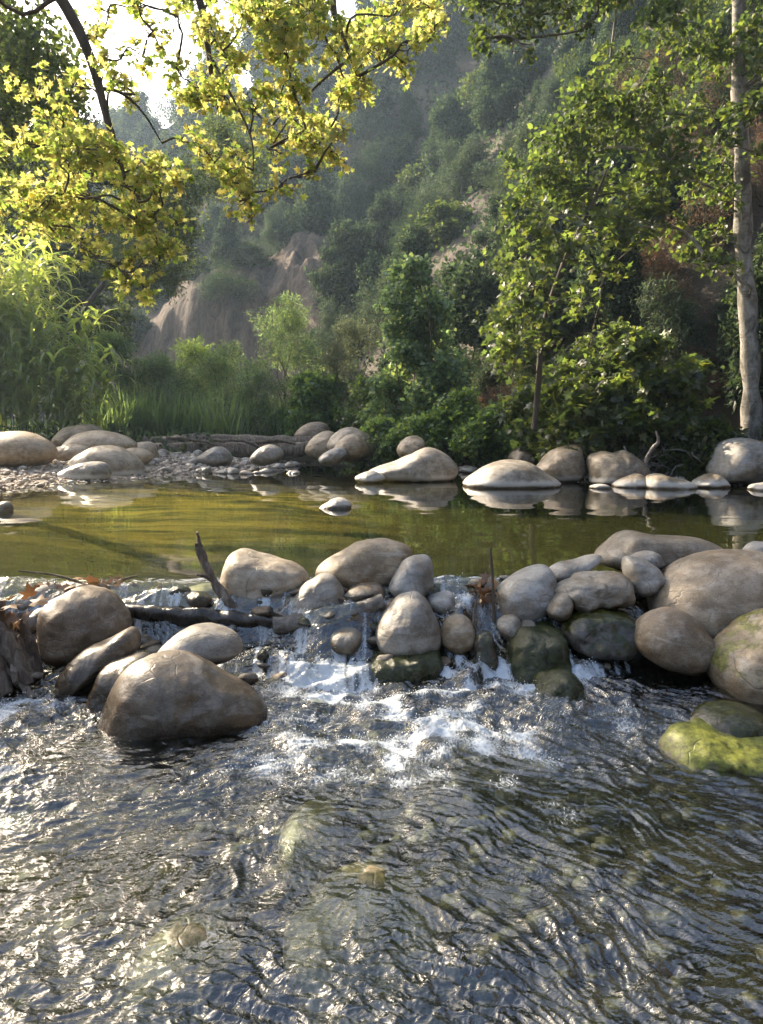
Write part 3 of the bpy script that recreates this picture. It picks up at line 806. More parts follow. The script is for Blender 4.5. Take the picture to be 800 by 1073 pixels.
B('boulder', 'poolgrey', 8.9, .3, [(334, 533), (348, 524), (360, 522), (369, 530), (362, 539), (346, 540)], 'small wet stone standing alone in the middle of the pool', 'stone', FAR, lean=.5)
B('boulder', 'low', 8.6, .3, [(-12, 540), (-4, 528), (6, 526), (12, 533), (8, 545), (-6, 548)], 'dark wet stone by the left edge of the pool', 'stone', FAR)
B('boulder', 'pool', 15.6, .9, [(416, 474), (420, 463), (430, 457), (442, 459), (446, 468), (438, 479), (424, 481)], 'round tan boulder under green shrubs behind the long sloping one', group=FAR)
B('boulder', 'pool', 15.2, .9, [(533, 482), (540, 470), (550, 466), (562, 470), (566, 482), (552, 489)], 'dusty stone on the bank behind the lens shaped boulder', 'stone', FAR)
# --- cluster right of the fallen logs
B('boulder', 'brown', 19.5, 1.0, [(309, 458), (318, 446), (330, 442), (343, 446), (344, 460), (330, 466)], 'reddish boulder rising behind the end of the fallen logs', group=FAR)
B('boulder', 'pool', 17.5, 1.1, [(321, 474), (326, 460), (340, 452), (352, 456), (354, 474), (340, 483)], 'tan boulder touching the end of the fallen logs', group=FAR)
B('boulder', 'pool', 17.2, 1.2, [(342, 470), (350, 455), (366, 447), (384, 453), (394, 466), (390, 478), (366, 484)], 'large greyish boulder behind the ochre one', group=FAR)
B('boulder', 'ochre', 16.5, .8, [(350, 473), (358, 460), (370, 455), (382, 461), (385, 473), (372, 481)], 'ochre rounded boulder in front of the large greyish one', group=FAR)
B('boulder', 'poolgrey', 15.6, .7, [(334, 481), (344, 472), (358, 469), (364, 477), (354, 486), (340, 487)], 'low grey green stone at the waterline by the ochre boulder', 'stone', FAR)
B('boulder', 'poolgrey', 16.2, .8, [(262, 481), (270, 471), (282, 466), (294, 470), (297, 479), (284, 487), (268, 487)], 'grey boulder standing in front of the fallen logs', group=FAR)
B('boulder', 'bar', 16.6, .9, [(208, 482), (216, 473), (228, 468), (240, 474), (243, 484), (226, 490)], 'broad low stone on the cobble bar before the fallen logs', 'stone', FAR)
# --- left gravel bank
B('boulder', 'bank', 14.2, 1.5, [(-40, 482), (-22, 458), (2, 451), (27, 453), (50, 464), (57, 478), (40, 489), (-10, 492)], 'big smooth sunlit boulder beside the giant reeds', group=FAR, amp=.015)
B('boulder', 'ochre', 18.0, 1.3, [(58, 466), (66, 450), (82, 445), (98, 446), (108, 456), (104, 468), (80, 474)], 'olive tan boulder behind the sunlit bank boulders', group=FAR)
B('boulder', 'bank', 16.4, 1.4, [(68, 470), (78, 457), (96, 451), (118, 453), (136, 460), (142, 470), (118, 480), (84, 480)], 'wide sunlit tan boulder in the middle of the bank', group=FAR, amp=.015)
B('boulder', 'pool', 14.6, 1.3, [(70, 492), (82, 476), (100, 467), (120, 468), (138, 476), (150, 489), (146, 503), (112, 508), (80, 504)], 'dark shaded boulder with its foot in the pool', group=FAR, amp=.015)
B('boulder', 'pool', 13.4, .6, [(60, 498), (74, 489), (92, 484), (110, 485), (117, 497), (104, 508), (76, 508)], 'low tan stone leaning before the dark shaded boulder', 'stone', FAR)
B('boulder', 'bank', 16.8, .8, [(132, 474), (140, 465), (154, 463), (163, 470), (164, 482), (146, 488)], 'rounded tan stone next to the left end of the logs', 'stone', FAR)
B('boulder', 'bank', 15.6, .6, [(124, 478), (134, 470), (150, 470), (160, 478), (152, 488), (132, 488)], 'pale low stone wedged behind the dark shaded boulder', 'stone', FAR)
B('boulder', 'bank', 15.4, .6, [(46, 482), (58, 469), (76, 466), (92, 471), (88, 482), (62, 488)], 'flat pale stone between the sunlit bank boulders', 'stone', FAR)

# ------------------------------------------------------------------ small stones
def pebble_mesh(seed, sub=3):
    import bmesh
    bm = bmesh.new()
    bmesh.ops.create_icosphere(bm, subdivisions=sub, radius=.5)
    r = random.Random(seed)
    sx, sy, sz = r.uniform(.85, 1.15), r.uniform(.65, .95), r.uniform(.42, .72)
    cuts = [Vector((r.gauss(0, 1), r.gauss(0, 1), r.gauss(0, 1))).normalized() for _ in range(5)]
    for vv in bm.verts:
        p = vv.co.copy()
        for c in cuts:
            d = p.dot(c)
            if d > .40:
                p -= c * (d - .40) * .75
        p *= 1 + .22 * mnoise.noise(p * 2.6 + Vector((seed, 0, 0)))
        vv.co = Vector((p.x * sx, p.y * sy, p.z * sz))
    me = bpy.data.meshes.new('cobble')
    bm.to_mesh(me)
    bm.free()
    for p in me.polygons:
        p.use_smooth = True
    return me

def pebble_set(mat, n=7, s0=0, sub=3):
    out = []
    for i in range(n):
        me = pebble_mesh(s0 + i, sub)
        me.materials.append(MAT[mat])
        out.append(me)
    return out

PB = {k: pebble_set(k, 7, 20 * i) for i, k in enumerate(('bar', 'low', 'wet', 'poolgrey', 'brown'))}

def cobble(kind, x, y, z, s, label, group, name='cobble'):
    me = random.choice(PB[kind])
    o = add(name, me, (x, y, z), rot=(random.uniform(-.35, .35), random.uniform(-.35, .35), random.uniform(0, 6.28)),
            scale=(s * random.uniform(.85, 1.25), s * random.uniform(.85, 1.2), s * random.uniform(.8, 1.15)), label=label, category='cobble', group=group)
    return o

random.seed(3)
# cobble bar below the logs
for i in range(110):
    px = random.uniform(146, 312)
    py = random.uniform(474, 491)
    if px > 250 and py < 481:
        continue
    Yg = ground_y(py, POOL + .12)
    q = P(px, py, min(Yg, 19))
    s = random.uniform(.14, .40) * (1.1 if random.random() < .2 else .85)
    cobble('bar', q[0], q[1], max(H1(q[0], q[1]), POOL - .06) + .12 * s, s, 'grey or tan cobble on the bar below the fallen logs', 'cobbles on the bar below the fallen logs')
# shore cobbles, right side
for i in range(90):
    px = random.uniform(385, 640)
    py = random.uniform(477, 500)
    Yg = ground_y(py, POOL + .10)
    q = P(px, py, Yg)
    hgt = H1(q[0], q[1])
    if hgt < POOL - .1 or hgt > POOL + 1.0:
        continue
    s = random.uniform(.12, .36)
    cobble('poolgrey', q[0], q[1], hgt + .12 * s, s, 'pale cobble on the far shore between the larger boulders', 'cobbles along the far shore')
for i in range(60):
    px = random.uniform(600, 830)
    py = random.uniform(494, 514)
    q = P(px, py, ground_y(py, POOL + .05))
    hgt = H1(q[0], q[1])
    if hgt < POOL - .15 or hgt > POOL + .6:
        continue
    s = random.uniform(.10, .30)
    cobble('poolgrey', q[0], q[1], hgt + .15 * s, s, 'small stone along the shaded right hand shore', 'stones along the shaded shore')
# packing stones inside the dam
for i in range(190):
    x = random.uniform(-2.5, 2.5)
    y = random.uniform(3.86, 4.74)
    if y < 4.0 and abs(x) > 1.2:
        continue
    if abs(x - .48) < .09 or abs(x + .9) < .16 or (x < -.8 and y > 4.5):
        continue
    s = random.uniform(.07, .18) * (.75 if y < 4.1 else 1)
    z = float(stream_z(np.array([x]), np.array([y]))[0][0])
    kind = random.choice(('low', 'wet', 'brown', 'low', 'wet'))
    cobble(kind, x, y, z + random.uniform(-.05, .025), s, 'small wet stone packed between the boulders of the dam', 'packing stones of the dam')
def gravel_mat():
    m = M('bank gravel')
    r = m.n('NewGeometry').outputs['Random Per Island']
    c = m.ramp(r, [(0, (.20, .17, .14)), (.3, (.40, .33, .26)), (.6, (.52, .45, .38)), (.8, (.30, .25, .21)), (1, (.60, .56, .50))])
    return m.surf(m.n('BsdfPrincipled', {'Base Color': c, 'Roughness': .75}).outputs[0])
# left bank gravel: nobody could count it
g = Geo()
gs = [pebble_mesh(300 + i, 1) for i in range(5)]
gv = []
for me in gs:
    vv = np.empty(len(me.vertices) * 3)
    me.vertices.foreach_get('co', vv)
    ff = np.array([list(p.vertices) for p in me.polygons])
    gv.append((vv.reshape(-1, 3), ff))
gx = rng.uniform(-10, -1.5, 26000)
gy = rng.uniform(9.5, 19.5, 26000)
gz = height(gx, gy)
keep = (gz > POOL - .10) & (gz < POOL + .42) & (poly_dist(gx, gy, HILL_R) < -.5)
for x, y, z in list(zip(gx[keep], gy[keep], gz[keep]))[:8000]:
    s = rng.uniform(.04, .10) * (1.9 if rng.uniform() < .10 else 1)
    vv, ff = gv[int(rng.integers(5))]
    a = rng.uniform(0, 6.28)
    R = np.array([[math.cos(a), -math.sin(a), 0], [math.sin(a), math.cos(a), 0], [0, 0, 1]])
    g.put((vv * s) @ R.T + np.array([x, y, z + .15 * s]), ff)
add('gravel', g.mesh('gravel', gravel_mat()), kind='stuff')
# stream bed stones under the near water
g = Geo()
for k in range(900):
    x = rng.uniform(-2.2, 2.2)
    y = rng.uniform(1.0, 4.0)
    s = rng.uniform(.04, .17)
    vv, ff = gv[int(rng.integers(5))]
    g.put(vv * s + np.array([x, y, H1(x, y) + .12 * s]), ff)
add('stream_gravel', g.mesh('stream_gravel', MAT['bedstone']), kind='stuff')

# ------------------------------------------------------------------ logs and driftwood
def log(name, pts, rad, mat, label, cat, sides=14, wob=.25, group=None, n=24, lump=0.0):
    pts = catmull(np.array(pts, float), n)
    if lump:
        pts = pts + lump * np.stack([perlin(np.arange(n) * .5, 1.5 + k * 7, pts[0, 0]) for k in range(3)], -1)
    rad = np.interp(np.linspace(0, 1, n), np.linspace(0, 1, len(rad)), rad)
    g = Geo()
    g.tube(pts, rad, sides, wob)
    base = pts[0]
    return add(name, g.mesh(name, MAT[mat], off=base), base, label=label, category=cat, group=group)

log('sunken_log', [P(132, 640, 4.40), P(190, 645, 4.36), P(240, 648, 4.34), P(292, 652, 4.32)], [.040, .052, .048, .036], 'wetlog', 'black wet log across the cascade with water slipping over it', 'log', wob=.5, lump=.022)
log('grey_log', [P(288, 656, 4.26), P(330, 649, 4.28), P(368, 641, 4.30), P(402, 631, 4.32)], [.048, .055, .05, .045], 'greylog', 'bare grey log lying across the front of the dam', 'log', lump=.006)
# driftwood snag leaning out of the cascade
t = add('driftwood_snag', None, P(256, 646, 4.42), label='twisted dark driftwood snag sticking up beside the squarish boulder', category='driftwood')
base = P(256, 646, 4.42)
g = Geo()
for k in range(5):
    ofs = rng.normal(0, .010, (6, 3))
    pts = np.array([P(256, 646, 4.42), P(243, 634, 4.42), P(229, 615, 4.45), P(217, 598, 4.46), P(211, 578, 4.47), P(207, 557 + 6 * k, 4.48)]) + ofs
    g.tube(catmull(pts, 26), np.linspace(.030, .010, 26) * rng.uniform(.75, 1.2), 8, .5)
add('stem', g.mesh('stem', MAT['drift'], off=base), parent=t)
g = Geo()
g.tube(catmull([P(226, 610, 4.45), P(215, 604, 4.42), P(206, 602, 4.40)], 10), np.linspace(.014, .007, 10), 7, .4)
add('branch', g.mesh('branch', MAT['drift'], off=base), parent=t)
log('stick', [P(518, 655, 4.30), P(517, 630, 4.31), P(516, 600, 4.32), P(514, 574, 4.33)], [.013, .012, .010, .009], 'twig', 'thin pale stick standing upright beside the dry leaves', 'stick', 7)
log('stick', [P(492, 700, 4.1), P(495, 670, 4.14), P(497, 640, 4.2), P(502, 622, 4.24)], [.008, .007, .006, .004], 'twig', 'thin dark twig leaning in the little chute of water', 'stick', 6)
log('stick', [P(96, 617, 4.6), P(115, 613, 4.62), P(130, 607, 4.66), P(144, 603, 4.7)], [.012, .010, .008, .005], 'twig', 'dark curved stick lying on the pool edge behind the brown boulder', 'stick', 7)
log('stick', [P(20, 598, 4.6), P(60, 603, 4.6), P(90, 613, 4.6), P(112, 626, 4.55)], [.006, .007, .008, .006], 'twig', 'long bent twig arching over the pale grey stone', 'stick', 6)
log('stick', [P(22, 678, 3.9), P(24, 662, 3.92), P(22, 645, 3.94)], [.012, .013, .010], 'twig', 'short pale broken stick on the root stump', 'stick', 7)

# weathered root stump at the left
t = add('root_stump', None, P(5, 735, 3.8), label='weathered grey root stump at the left end of the dam', category='stump')
base = P(5, 735, 3.8)
g = Geo()
for k in range(34):
    a = P(rng.uniform(-45, 22), rng.uniform(625, 668), 3.85 + rng.uniform(-.15, .25))
    b = P(rng.uniform(-50, 46), rng.uniform(690, 750), 3.72 + rng.uniform(-.12, .15))
    mid = (a + b) / 2 + rng.normal(0, .035, 3)
    g.tube(catmull([a, mid, b], 16), np.interp(np.linspace(0, 1, 16), [0, .5, 1], [.03, .05, .025]) * rng.uniform(.5, 1.2), 8, .5)
add('roots', g.mesh('roots', MAT['drift'], off=base), parent=t)
g = Geo()
g.tube(catmull([P(-40, 650, 3.9), P(-5, 680, 3.85), P(30, 720, 3.8)], 20), np.interp(np.linspace(0, 1, 20), [0, .5, 1], [.10, .15, .07]), 16, .4)
add('trunk', g.mesh('trunk', MAT['drift'], off=base), parent=t)

# fallen log pile behind the cobble bar
LOGG = 'fallen logs behind the cobble bar'
log('fallen_log', [P(150, 464, 19.6), P(210, 462, 19.4), P(270, 463, 19.2), P(330, 462, 19.0)], [.16, .17, .16, .12], 'drift', 'topmost long log of the fallen pile behind the cobble bar', 'log', 12, .3, LOGG, lump=.06)
log('fallen_log', [P(158, 473, 19.0), P(220, 471, 18.9), P(280, 472, 18.8), P(326, 470, 18.6)], [.20, .22, .2, .16], 'drift', 'thick dark log at the front of the fallen pile', 'log', 12, .3, LOGG, lump=.06)
log('fallen_log', [P(145, 468, 20.2), P(210, 470, 20.0), P(275, 467, 19.9), P(322, 467, 19.7)], [.2, .2, .18, .15], 'bark_dark', 'dark log wedged behind the thick front log', 'log', 12, .3, LOGG, lump=.06)
for k, lab in enumerate(('pale broken branch lying along the fallen log pile', 'thin crooked branch across the fallen log pile', 'short branch stub hanging off the fallen log pile')):
    x0 = 175 + 45 * k
    log('broken_branch', [P(x0, 459 + 3 * k, 18.7), P(x0 + 35, 462, 18.6), P(x0 + 60, 470 + 3 * k, 18.5)], [.045, .04, .025], 'twig', lab, 'branch', 8, .3, lump=.04)

# dry curled stalk on the right shore
log('dry_stalk', [P(676, 499, 12.3), P(678, 482, 12.3), P(684, 470, 12.25), P(690, 463, 12.25), P(688, 452, 12.25)], [.035, .04, .035, .03, .015], 'greylog', 'pale dry stalk curling up behind the double humped stone', 'stalk', 8)

# dead leaves caught on the dam
def litter(pxy, n, sp, label, Y, zoff=0.0):
    g = Geo()
    c = P(*pxy, Y)
    pos = c + rng.normal(0, 1, (n, 3)) * np.array(sp)
    pos[:, 2] += zoff
    leaves_into(g, pos, unit(rng.normal(0, 1, (n, 3)) * [1, 1, .5]), unit(rng.normal(0, .6, (n, 3)) + [0, -.3, .8]), rng.uniform(.05, .11, n), T_PALM)
    add('dead_leaves', g.mesh('dead_leaves', MAT['deadleaf'], False, off=c), c, label=label, category='dead leaves', kind='stuff')
litter((508, 622), 26, (.035, .05, .06), 'brown dead leaves caught beside the oblong boulder', 4.42)
litter((18, 640), 12, (.07, .05, .05), 'brown dead leaves on the root stump', 3.86)
litter((95, 614), 30, (.22, .05, .015), 'dark dead leaves along the pool edge', 4.62)
litter((672, 600), 26, (.07, .06, .03), 'brown dead leaves between the stones at the back of the dam', 4.5)

# ------------------------------------------------------------------ vegetation
def rnd_in_blob(n, c, r, shell=.55):
    d = unit(rng.normal(0, 1, (n, 3)))
    rr = rng.uniform(0, 1, n) ** (1 / 3) * (1 - shell) + shell * rng.uniform(.75, 1.0, n)
    return c + d * rr[:, None] * np.asarray(r)

def twigs_and_leaves(lg, tg, c, r, ntw, nlf, size, tpl, droop=.35, tl=.8, tr=.006, up=.9):
    """twigs growing outwards in a blob, each carrying leaves"""
    c = np.asarray(c, float)
    r = np.asarray(r, float) * np.ones(3)
    ends = rnd_in_blob(ntw, c, r) + rng.normal(0, .16, (ntw, 3)) * r
    ln = tl * r.mean() * rng.uniform(.5, 1.0, ntw)
    out = unit(ends - c + rng.normal(0, .35, (ntw, 3)) * r.mean())
    starts = ends - out * ln[:, None]
    bend = np.zeros((ntw, 3))
    bend[:, 2] = ln * rng.uniform(-.05, .25, ntw)
    if tg is not None:
        for s, e, b in zip(starts, ends, bend):
            tg.tube(np.array([s, (s + e) / 2 + b, e]), [tr, tr * .7, tr * .35], 4, 0, False)
    t = rng.uniform(.25, 1.05, (ntw, nlf))
    pos = starts[:, None] * (1 - t[..., None]) + ends[:, None] * t[..., None] + (4 * t * (1 - t))[..., None] * bend[:, None]
    pos = pos + rng.normal(0, size * .55, pos.shape)
    dirs = out[:, None] * .7 + rng.normal(0, .75, pos.shape)
    dirs[..., 2] -= droop
    nrm = rng.normal(0, .55, pos.shape)
    nrm[..., 2] += up
    n = ntw * nlf
    leaves_into(lg, pos.reshape(-1, 3), dirs.reshape(-1, 3), nrm.reshape(-1, 3), size * rng.uniform(.6, 1.2, n), tpl)

def limb(g, a, b, r0, r1, sag=.15, n=12, sides=7, jit=.2):
    a, b = np.asarray(a, float), np.asarray(b, float)
    L = np.linalg.norm(b - a)
    m1 = a * .66 + b * .34 + rng.normal(0, jit, 3) * L * .5 + [0, 0, sag * L * .5]
    m2 = a * .33 + b * .67 + rng.normal(0, jit, 3) * L * .5 + [0, 0, sag * L * .4]
    pts = catmull([a, m1, m2, b], n)
    g.tube(pts, np.linspace(r0, r1, n), sides, .15)
    return pts

def tree(name, label, cat, trunk, tr, blobs, leaf, bark, size, tpl, ntw, nlf, group=None, limb_r=.045, twig_r=.006, droop=.35, tl=.8, extra=()):
    trunk = np.asarray(trunk, float)
    base = trunk[0].copy()
    root = add(name, None, base, label=label, category=cat, group=group)
    tp = catmull(trunk, 30)
    g = Geo()
    g.tube(tp, np.interp(np.linspace(0, 1, 30), np.linspace(0, 1, len(tr)), tr) * (1 + .07 * rng.normal(0, 1, 30)), 16, .22)
    lg = Geo()
    tg = g
    skel = [tp]
    for pts, r0, r1 in extra:
        pts = catmull(pts, 22)
        g.tube(pts, np.linspace(r0, r1, 22), 8, .2)
        skel.append(pts[6:])
    sk = np.concatenate(skel)
    order = np.argsort([min(np.linalg.norm(sk - np.asarray(c), axis=1)) for c, r, k in blobs])
    for (c, r, k) in [blobs[i] for i in order]:
        c = np.asarray(c, float)
        d = np.linalg.norm(sk - c, axis=1) + np.maximum(0, sk[:, 2] - c[2] + .1) * (1.2 if len(extra) else 3)
        j = int(np.argmin(d))
        L = np.linalg.norm(sk[j] - c)
        if L > .12:
            pts = limb(g, sk[j], c, min(limb_r, limb_r * .3 + L * .012), limb_r * .2, .15)
            sk = np.vstack([sk, pts[4:]])
            for q in range(3):
                e = rnd_in_blob(1, c, np.asarray(r) * np.ones(3) * .8)[0]
                limb(g, pts[int(rng.integers(5, 11))], e, limb_r * .3, limb_r * .08, .05, 7, 5)
        twigs_and_leaves(lg, tg, c, r, max(2, int(ntw * k)), nlf, size, tpl, droop, tl, twig_r)
    add('trunk', g.mesh('trunk', MAT[bark], off=base), parent=root)
    cr = add('crown', lg.mesh('crown', MAT[leaf], False, off=base), parent=root)
    return root

def PB_(px, py, Y, rpx, squash=.8, k=None, depth=1.0):
    r = rpx / FOC * Y
    return (P(px, py, Y), (r, r * depth, r * squash), k if k is not None else (rpx / 40.0) ** 2)

# --- the golden sycamore whose limbs hang over the pool, trunk outside the view on the left bank
YS = 7.0
hang = [(40, 232, 7.0, 42), (82, 178, 6.8, 44), (128, 168, 7.2, 42), (152, 236, 7.0, 36), (150, 285, 7.0, 26), (102, 138, 6.6, 44), (172, 158, 7.4, 30), (12, 160, 6.6, 46),
        (160, 205, 6.9, 32), (115, 225, 7.3, 40), (70, 250, 7.4, 34),
        (228, 108, 7.4, 38), (272, 58, 7.0, 50), (330, 38, 7.3, 54), (398, 38, 7.6, 48), (440, 12, 7.8, 30), (310, 120, 7.2, 48), (340, 150, 7.0, 28), (268, 172, 7.0, 36),
        (250, 205, 7.0, 24), (362, 88, 7.4, 36), (300, -10, 7.0, 60), (400, -30, 7.5, 50), (30, 25, 6.8, 55), (8, 90, 6.4, 50), (62, 100, 7.0, 36),
        (130, 8, 6.8, 26), (200, 14, 6.9, 28), (250, 10, 7.4, 46), (205, 100, 7.5, 18), (424, 70, 7.8, 20), (120, 285, 7.1, 14)]
green = [h for h in hang if h[0] < 66 and h[1] < 170] + [(-20, 200, 7.4, 50), (40, 60, 7.6, 46), (5, 130, 7.2, 40), (60, 110, 7, 34), (-40, 100, 7, 60), (-40, 20, 7, 60)]
hang = [h for h in hang if not (h[0] < 66 and h[1] < 170)] + [(48, 210, 7.0, 36), (60, 150, 6.9, 30), (165, 258, 7.1, 24), (135, 300, 7.1, 16)]
blobs = []
for x, y, Y, r in hang:
    for q in range(4):
        a, d = rng.uniform(0, 6.28), r * rng.uniform(.25, .85)
        blobs.append(PB_(x + d * math.cos(a), y + d * math.sin(a) * .9, Y + rng.uniform(-.6, .8), r * .52, .75, (r / 40.0) ** 2 * .27, 1.3))
for x, y, r in [(150, 60, 16), (185, 72, 14), (120, 80, 16), (100, 40, 16), (165, 28, 14), (200, 105, 14), (140, 105, 14), (110, 62, 12), (172, 50, 9), (462, 20, 12), (448, 44, 12), (356, 172, 14), (295, 195, 14), (158, 312, 10), (92, 270, 22), (186, 232, 14), (18, 150, 26), (30, 200, 28), (8, 225, 24), (62, 118, 22), (78, 90, 16), (34, 90, 18), (205, 150, 18), (225, 170, 16), (240, 60, 18), (270, 110, 22), (300, 70, 20), (190, 190, 12), (330, 180, 10), (260, 228, 9)]:
    blobs.append(PB_(x, y, 7.1 + rng.uniform(-.6, .6), r, .8, .10 + (r / 40.0) ** 2 * .5, 1.4))
gblobs = [PB_(x, y, 12.0 + rng.uniform(-.9, .9), r, .85, (r / 40.0) ** 2, 1.2) for x, y, Y, r in green]
over = []
for k in range(60):      # unseen crown above and left of the view, added to shade the foreground
    c = np.array([rng.uniform(-7.5, -2.0), rng.uniform(5.0, 9.0), rng.uniform(3.6, 9.5)])
    u = c[0] / c[1]
    el = (c[2] - CAM_Z) / c[1]
    if el < .66 and u > -.60:
        continue
    over.append((c, (.85, .85, .65), 1.6))
tree('sycamore_tree', 'golden leaved sycamore hanging its limbs into the upper left over the pool', 'tree',
     [(-6.3, 7.2, H1(-6.3, 7.2) - .1), (-6.2, 7.3, 2.2), (-5.8, 7.3, 4.6), (-5.0, 7.4, 6.8), (-4.2, 7.6, 9.0)], [.30, .26, .22, .16, .08],
     blobs + over, 'leaf_gold', 'bark_dark', .062, T_PALM, 42, 9, limb_r=.022, twig_r=.004, tl=.75,
     extra=[([(-5.4, 7.3, 5.6), P(20, -70, 6.9), P(62, -5, 6.9), P(95, 60, 6.95), P(113, 128, 7.0), P(126, 168, 7.0), P(133, 196, 7.0)], .075, .012),
            ([(-4.6, 7.5, 7.6), P(150, -90, 7.1), P(205, -10, 7.1), P(217, 45, 7.15), P(223, 90, 7.15), P(229, 118, 7.2)], .06, .008),
            ([(-4.6, 7.5, 7.6), P(200, -110, 7.2), P(330, -40, 7.4), P(352, 20, 7.4), P(368, 60, 7.4), P(385, 100, 7.4)], .06, .008),
            ([P(105, 92, 7.0), P(128, 98, 7.05), P(150, 118, 7.1), P(170, 150, 7.2)], .018, .006),
            ([P(218, 55, 7.1), P(232, 80, 7.0), P(262, 140, 6.9), P(266, 178, 6.9)], .016, .005),
            ([P(368, 60, 7.4), P(330, 92, 7.3), P(300, 130, 7.1), P(282, 158, 7.0)], .016, .005)])

tree('ash_tree', 'fine leaved green tree at the left edge beside the golden leaves', 'tree',
     [(-7.9, 12.2, H1(-7.9, 12.2) - .1), (-7.8, 12.2, 3.0), (-7.4, 12.1, 6.0), (-6.8, 12.0, 9.5)], [.18, .15, .11, .03],
     gblobs, 'leaf_syc', 'bark_dark', .10, T_ROUND, 46, 12, limb_r=.035, twig_r=.004, tl=.8)

# --- trees along the left bank
LEFTG = 'trees of the left bank'
def simple_tree(name, label, px, Y, top_py, wpx, leaf, bark, size, tpl, n_bl, ntw, nlf, group, base_x=None, low=.35, lr=.06, tr0=.16, keep=None, sq=.7):
    top = P(px, top_py, Y)
    bx = top[0] if base_x is None else base_x
    zb = H1(bx, Y)
    hgt = top[2] - zb
    R = wpx / FOC * Y / 2
    bl = []
    for k in range(n_bl):
        f = low + (1 - low) * ((k + .5) / n_bl)
        prof = math.sin(PI * (.18 + .74 * (f - low) / (1 - low))) ** .7
        a = rng.uniform(0, 6.28)
        d = R * prof * rng.uniform(.25, .85)
        br = R * rng.uniform(.30, .48)
        c = np.array([bx + (top[0] - bx) * f + d * math.cos(a), Y + d * math.sin(a) * .9, zb + hgt * f - br * .3])
        if keep is not None and not keep(c):
            continue
        bl.append((c, (br, br, br * sq), (br / (R * .4)) ** 2))
    tk = [(bx, Y, zb - .15), (bx + .15 * rng.normal(), Y, zb + hgt * .3), (bx * .5 + top[0] * .5 + .2 * rng.normal(), Y, zb + hgt * .62), (top[0], Y, zb + hgt * .93)]
    return tree(name, label, 'tree', tk, [tr0, tr0 * .8, tr0 * .5, tr0 * .15], bl, leaf, bark, size, tpl, ntw, nlf, group, lr)

simple_tree('oak_tree', 'dark oak at the left edge above the giant reeds', 12, 30, 20, 150, 'leaf_mid', 'bark_dark', .15, T_ROUND, 30, 70, 12, LEFTG, low=.25)
simple_tree('oak_tree', 'shaded dark oak leaning behind the hanging golden leaves', 58, 27, 95, 130, 'leaf_dark', 'bark_dark', .14, T_ROUND, 30, 70, 12, LEFTG, low=.22)
simple_tree('oak_tree', 'round olive tree in front of the cliff left of centre', 238, 24.5, 125, 130, 'leaf_mid', 'bark_dark', .11, T_SIMPLE, 30, 80, 12, LEFTG, low=.45, base_x=-10.4, keep=lambda c: c[2] > 5.6, lr=.04, tr0=.13)

# --- giant reeds, left
def blade_strip(geo, base, d, up, L, w, droop, segs=6):
    """n long blades arching over: base (n,3), d horizontal dirs (n,3)"""
    n = len(base)
    t = np.linspace(0, 1, segs)
    ang0 = up
    s = t[None] * L[:, None]
    a = ang0[:, None] - droop[:, None] * t[None] ** 1.4
    dx = np.cumsum(np.cos(a) * (L[:, None] / segs), 1) - np.cos(a[:, :1]) * (L[:, None] / segs)
    dz = np.cumsum(np.sin(a) * (L[:, None] / segs), 1) - np.sin(a[:, :1]) * (L[:, None] / segs)
    ctr = base[:, None] + d[:, None] * dx[..., None] + np.array([0, 0, 1.0]) * dz[..., None]
    side = np.stack([-d[:, 1], d[:, 0], np.zeros(n)], -1)
    wid = w[:, None] * np.array([.8, 1, .95, .75, .45, .04])[None, :segs] / 2
    Vl = ctr - side[:, None] * wid[..., None]
    Vr = ctr + side[:, None] * wid[..., None]
    V = np.stack([Vl, Vr], 2).reshape(-1, 3)
    i = (np.arange(n) * segs * 2)[:, None] + (np.arange(segs - 1) * 2)[None]
    F = np.stack([i, i + 1, i + 3, i + 2], -1).reshape(-1, 4)
    geo.put(V, F)

def reed_clump(x, y, h, n, label, group, name='reed_clump', leaf='reed', L=.62, w=.045):
    z = H1(x, y)
    base = np.array([x, y, z])
    root = add(name, None, base, label=label, category='reeds', group=group)
    sg, lg = Geo(), Geo()
    for k in range(n):
        a = rng.uniform(0, 6.28)
        b = base + [math.cos(a) * .6 * rng.uniform(0, 1), math.sin(a) * .38 * rng.uniform(0, 1), -.05]
        hh = h * rng.uniform(.6, 1.08)
        ln = rng.uniform(.05, .45)
        e = b + [math.cos(a) * ln * hh * .5 + .12 * hh * (1 if x < 0 else -1), math.sin(a) * ln * hh * .4, hh]
        m = (b + e) / 2 + [-(e - b)[0] * .15, 0, hh * .06]
        pts = catmull([b, m, e], 12)
        sg.tube(pts, np.linspace(.013, .005, 12), 5, 0, False)
        nl = int(hh / .13)
        t = rng.uniform(.18, 1.0, nl)
        pb = np.stack([np.interp(t, np.linspace(0, 1, 12), pts[:, q]) for q in range(3)], -1)
        az = rng.uniform(0, 6.28, nl)
        dd = np.stack([np.cos(az), np.sin(az), 0 * az], -1)
        blade_strip(lg, pb, dd, rng.uniform(.5, 1.25, nl), L * rng.uniform(.65, 1.25, nl), w * rng.uniform(.7, 1.2, nl), rng.uniform(1.0, 2.6, nl))
    add('stems', sg.mesh('stems', MAT['reed'], off=base), parent=root)
    add('blades', lg.mesh('blades', MAT[leaf], False, off=base), parent=root)
    return root

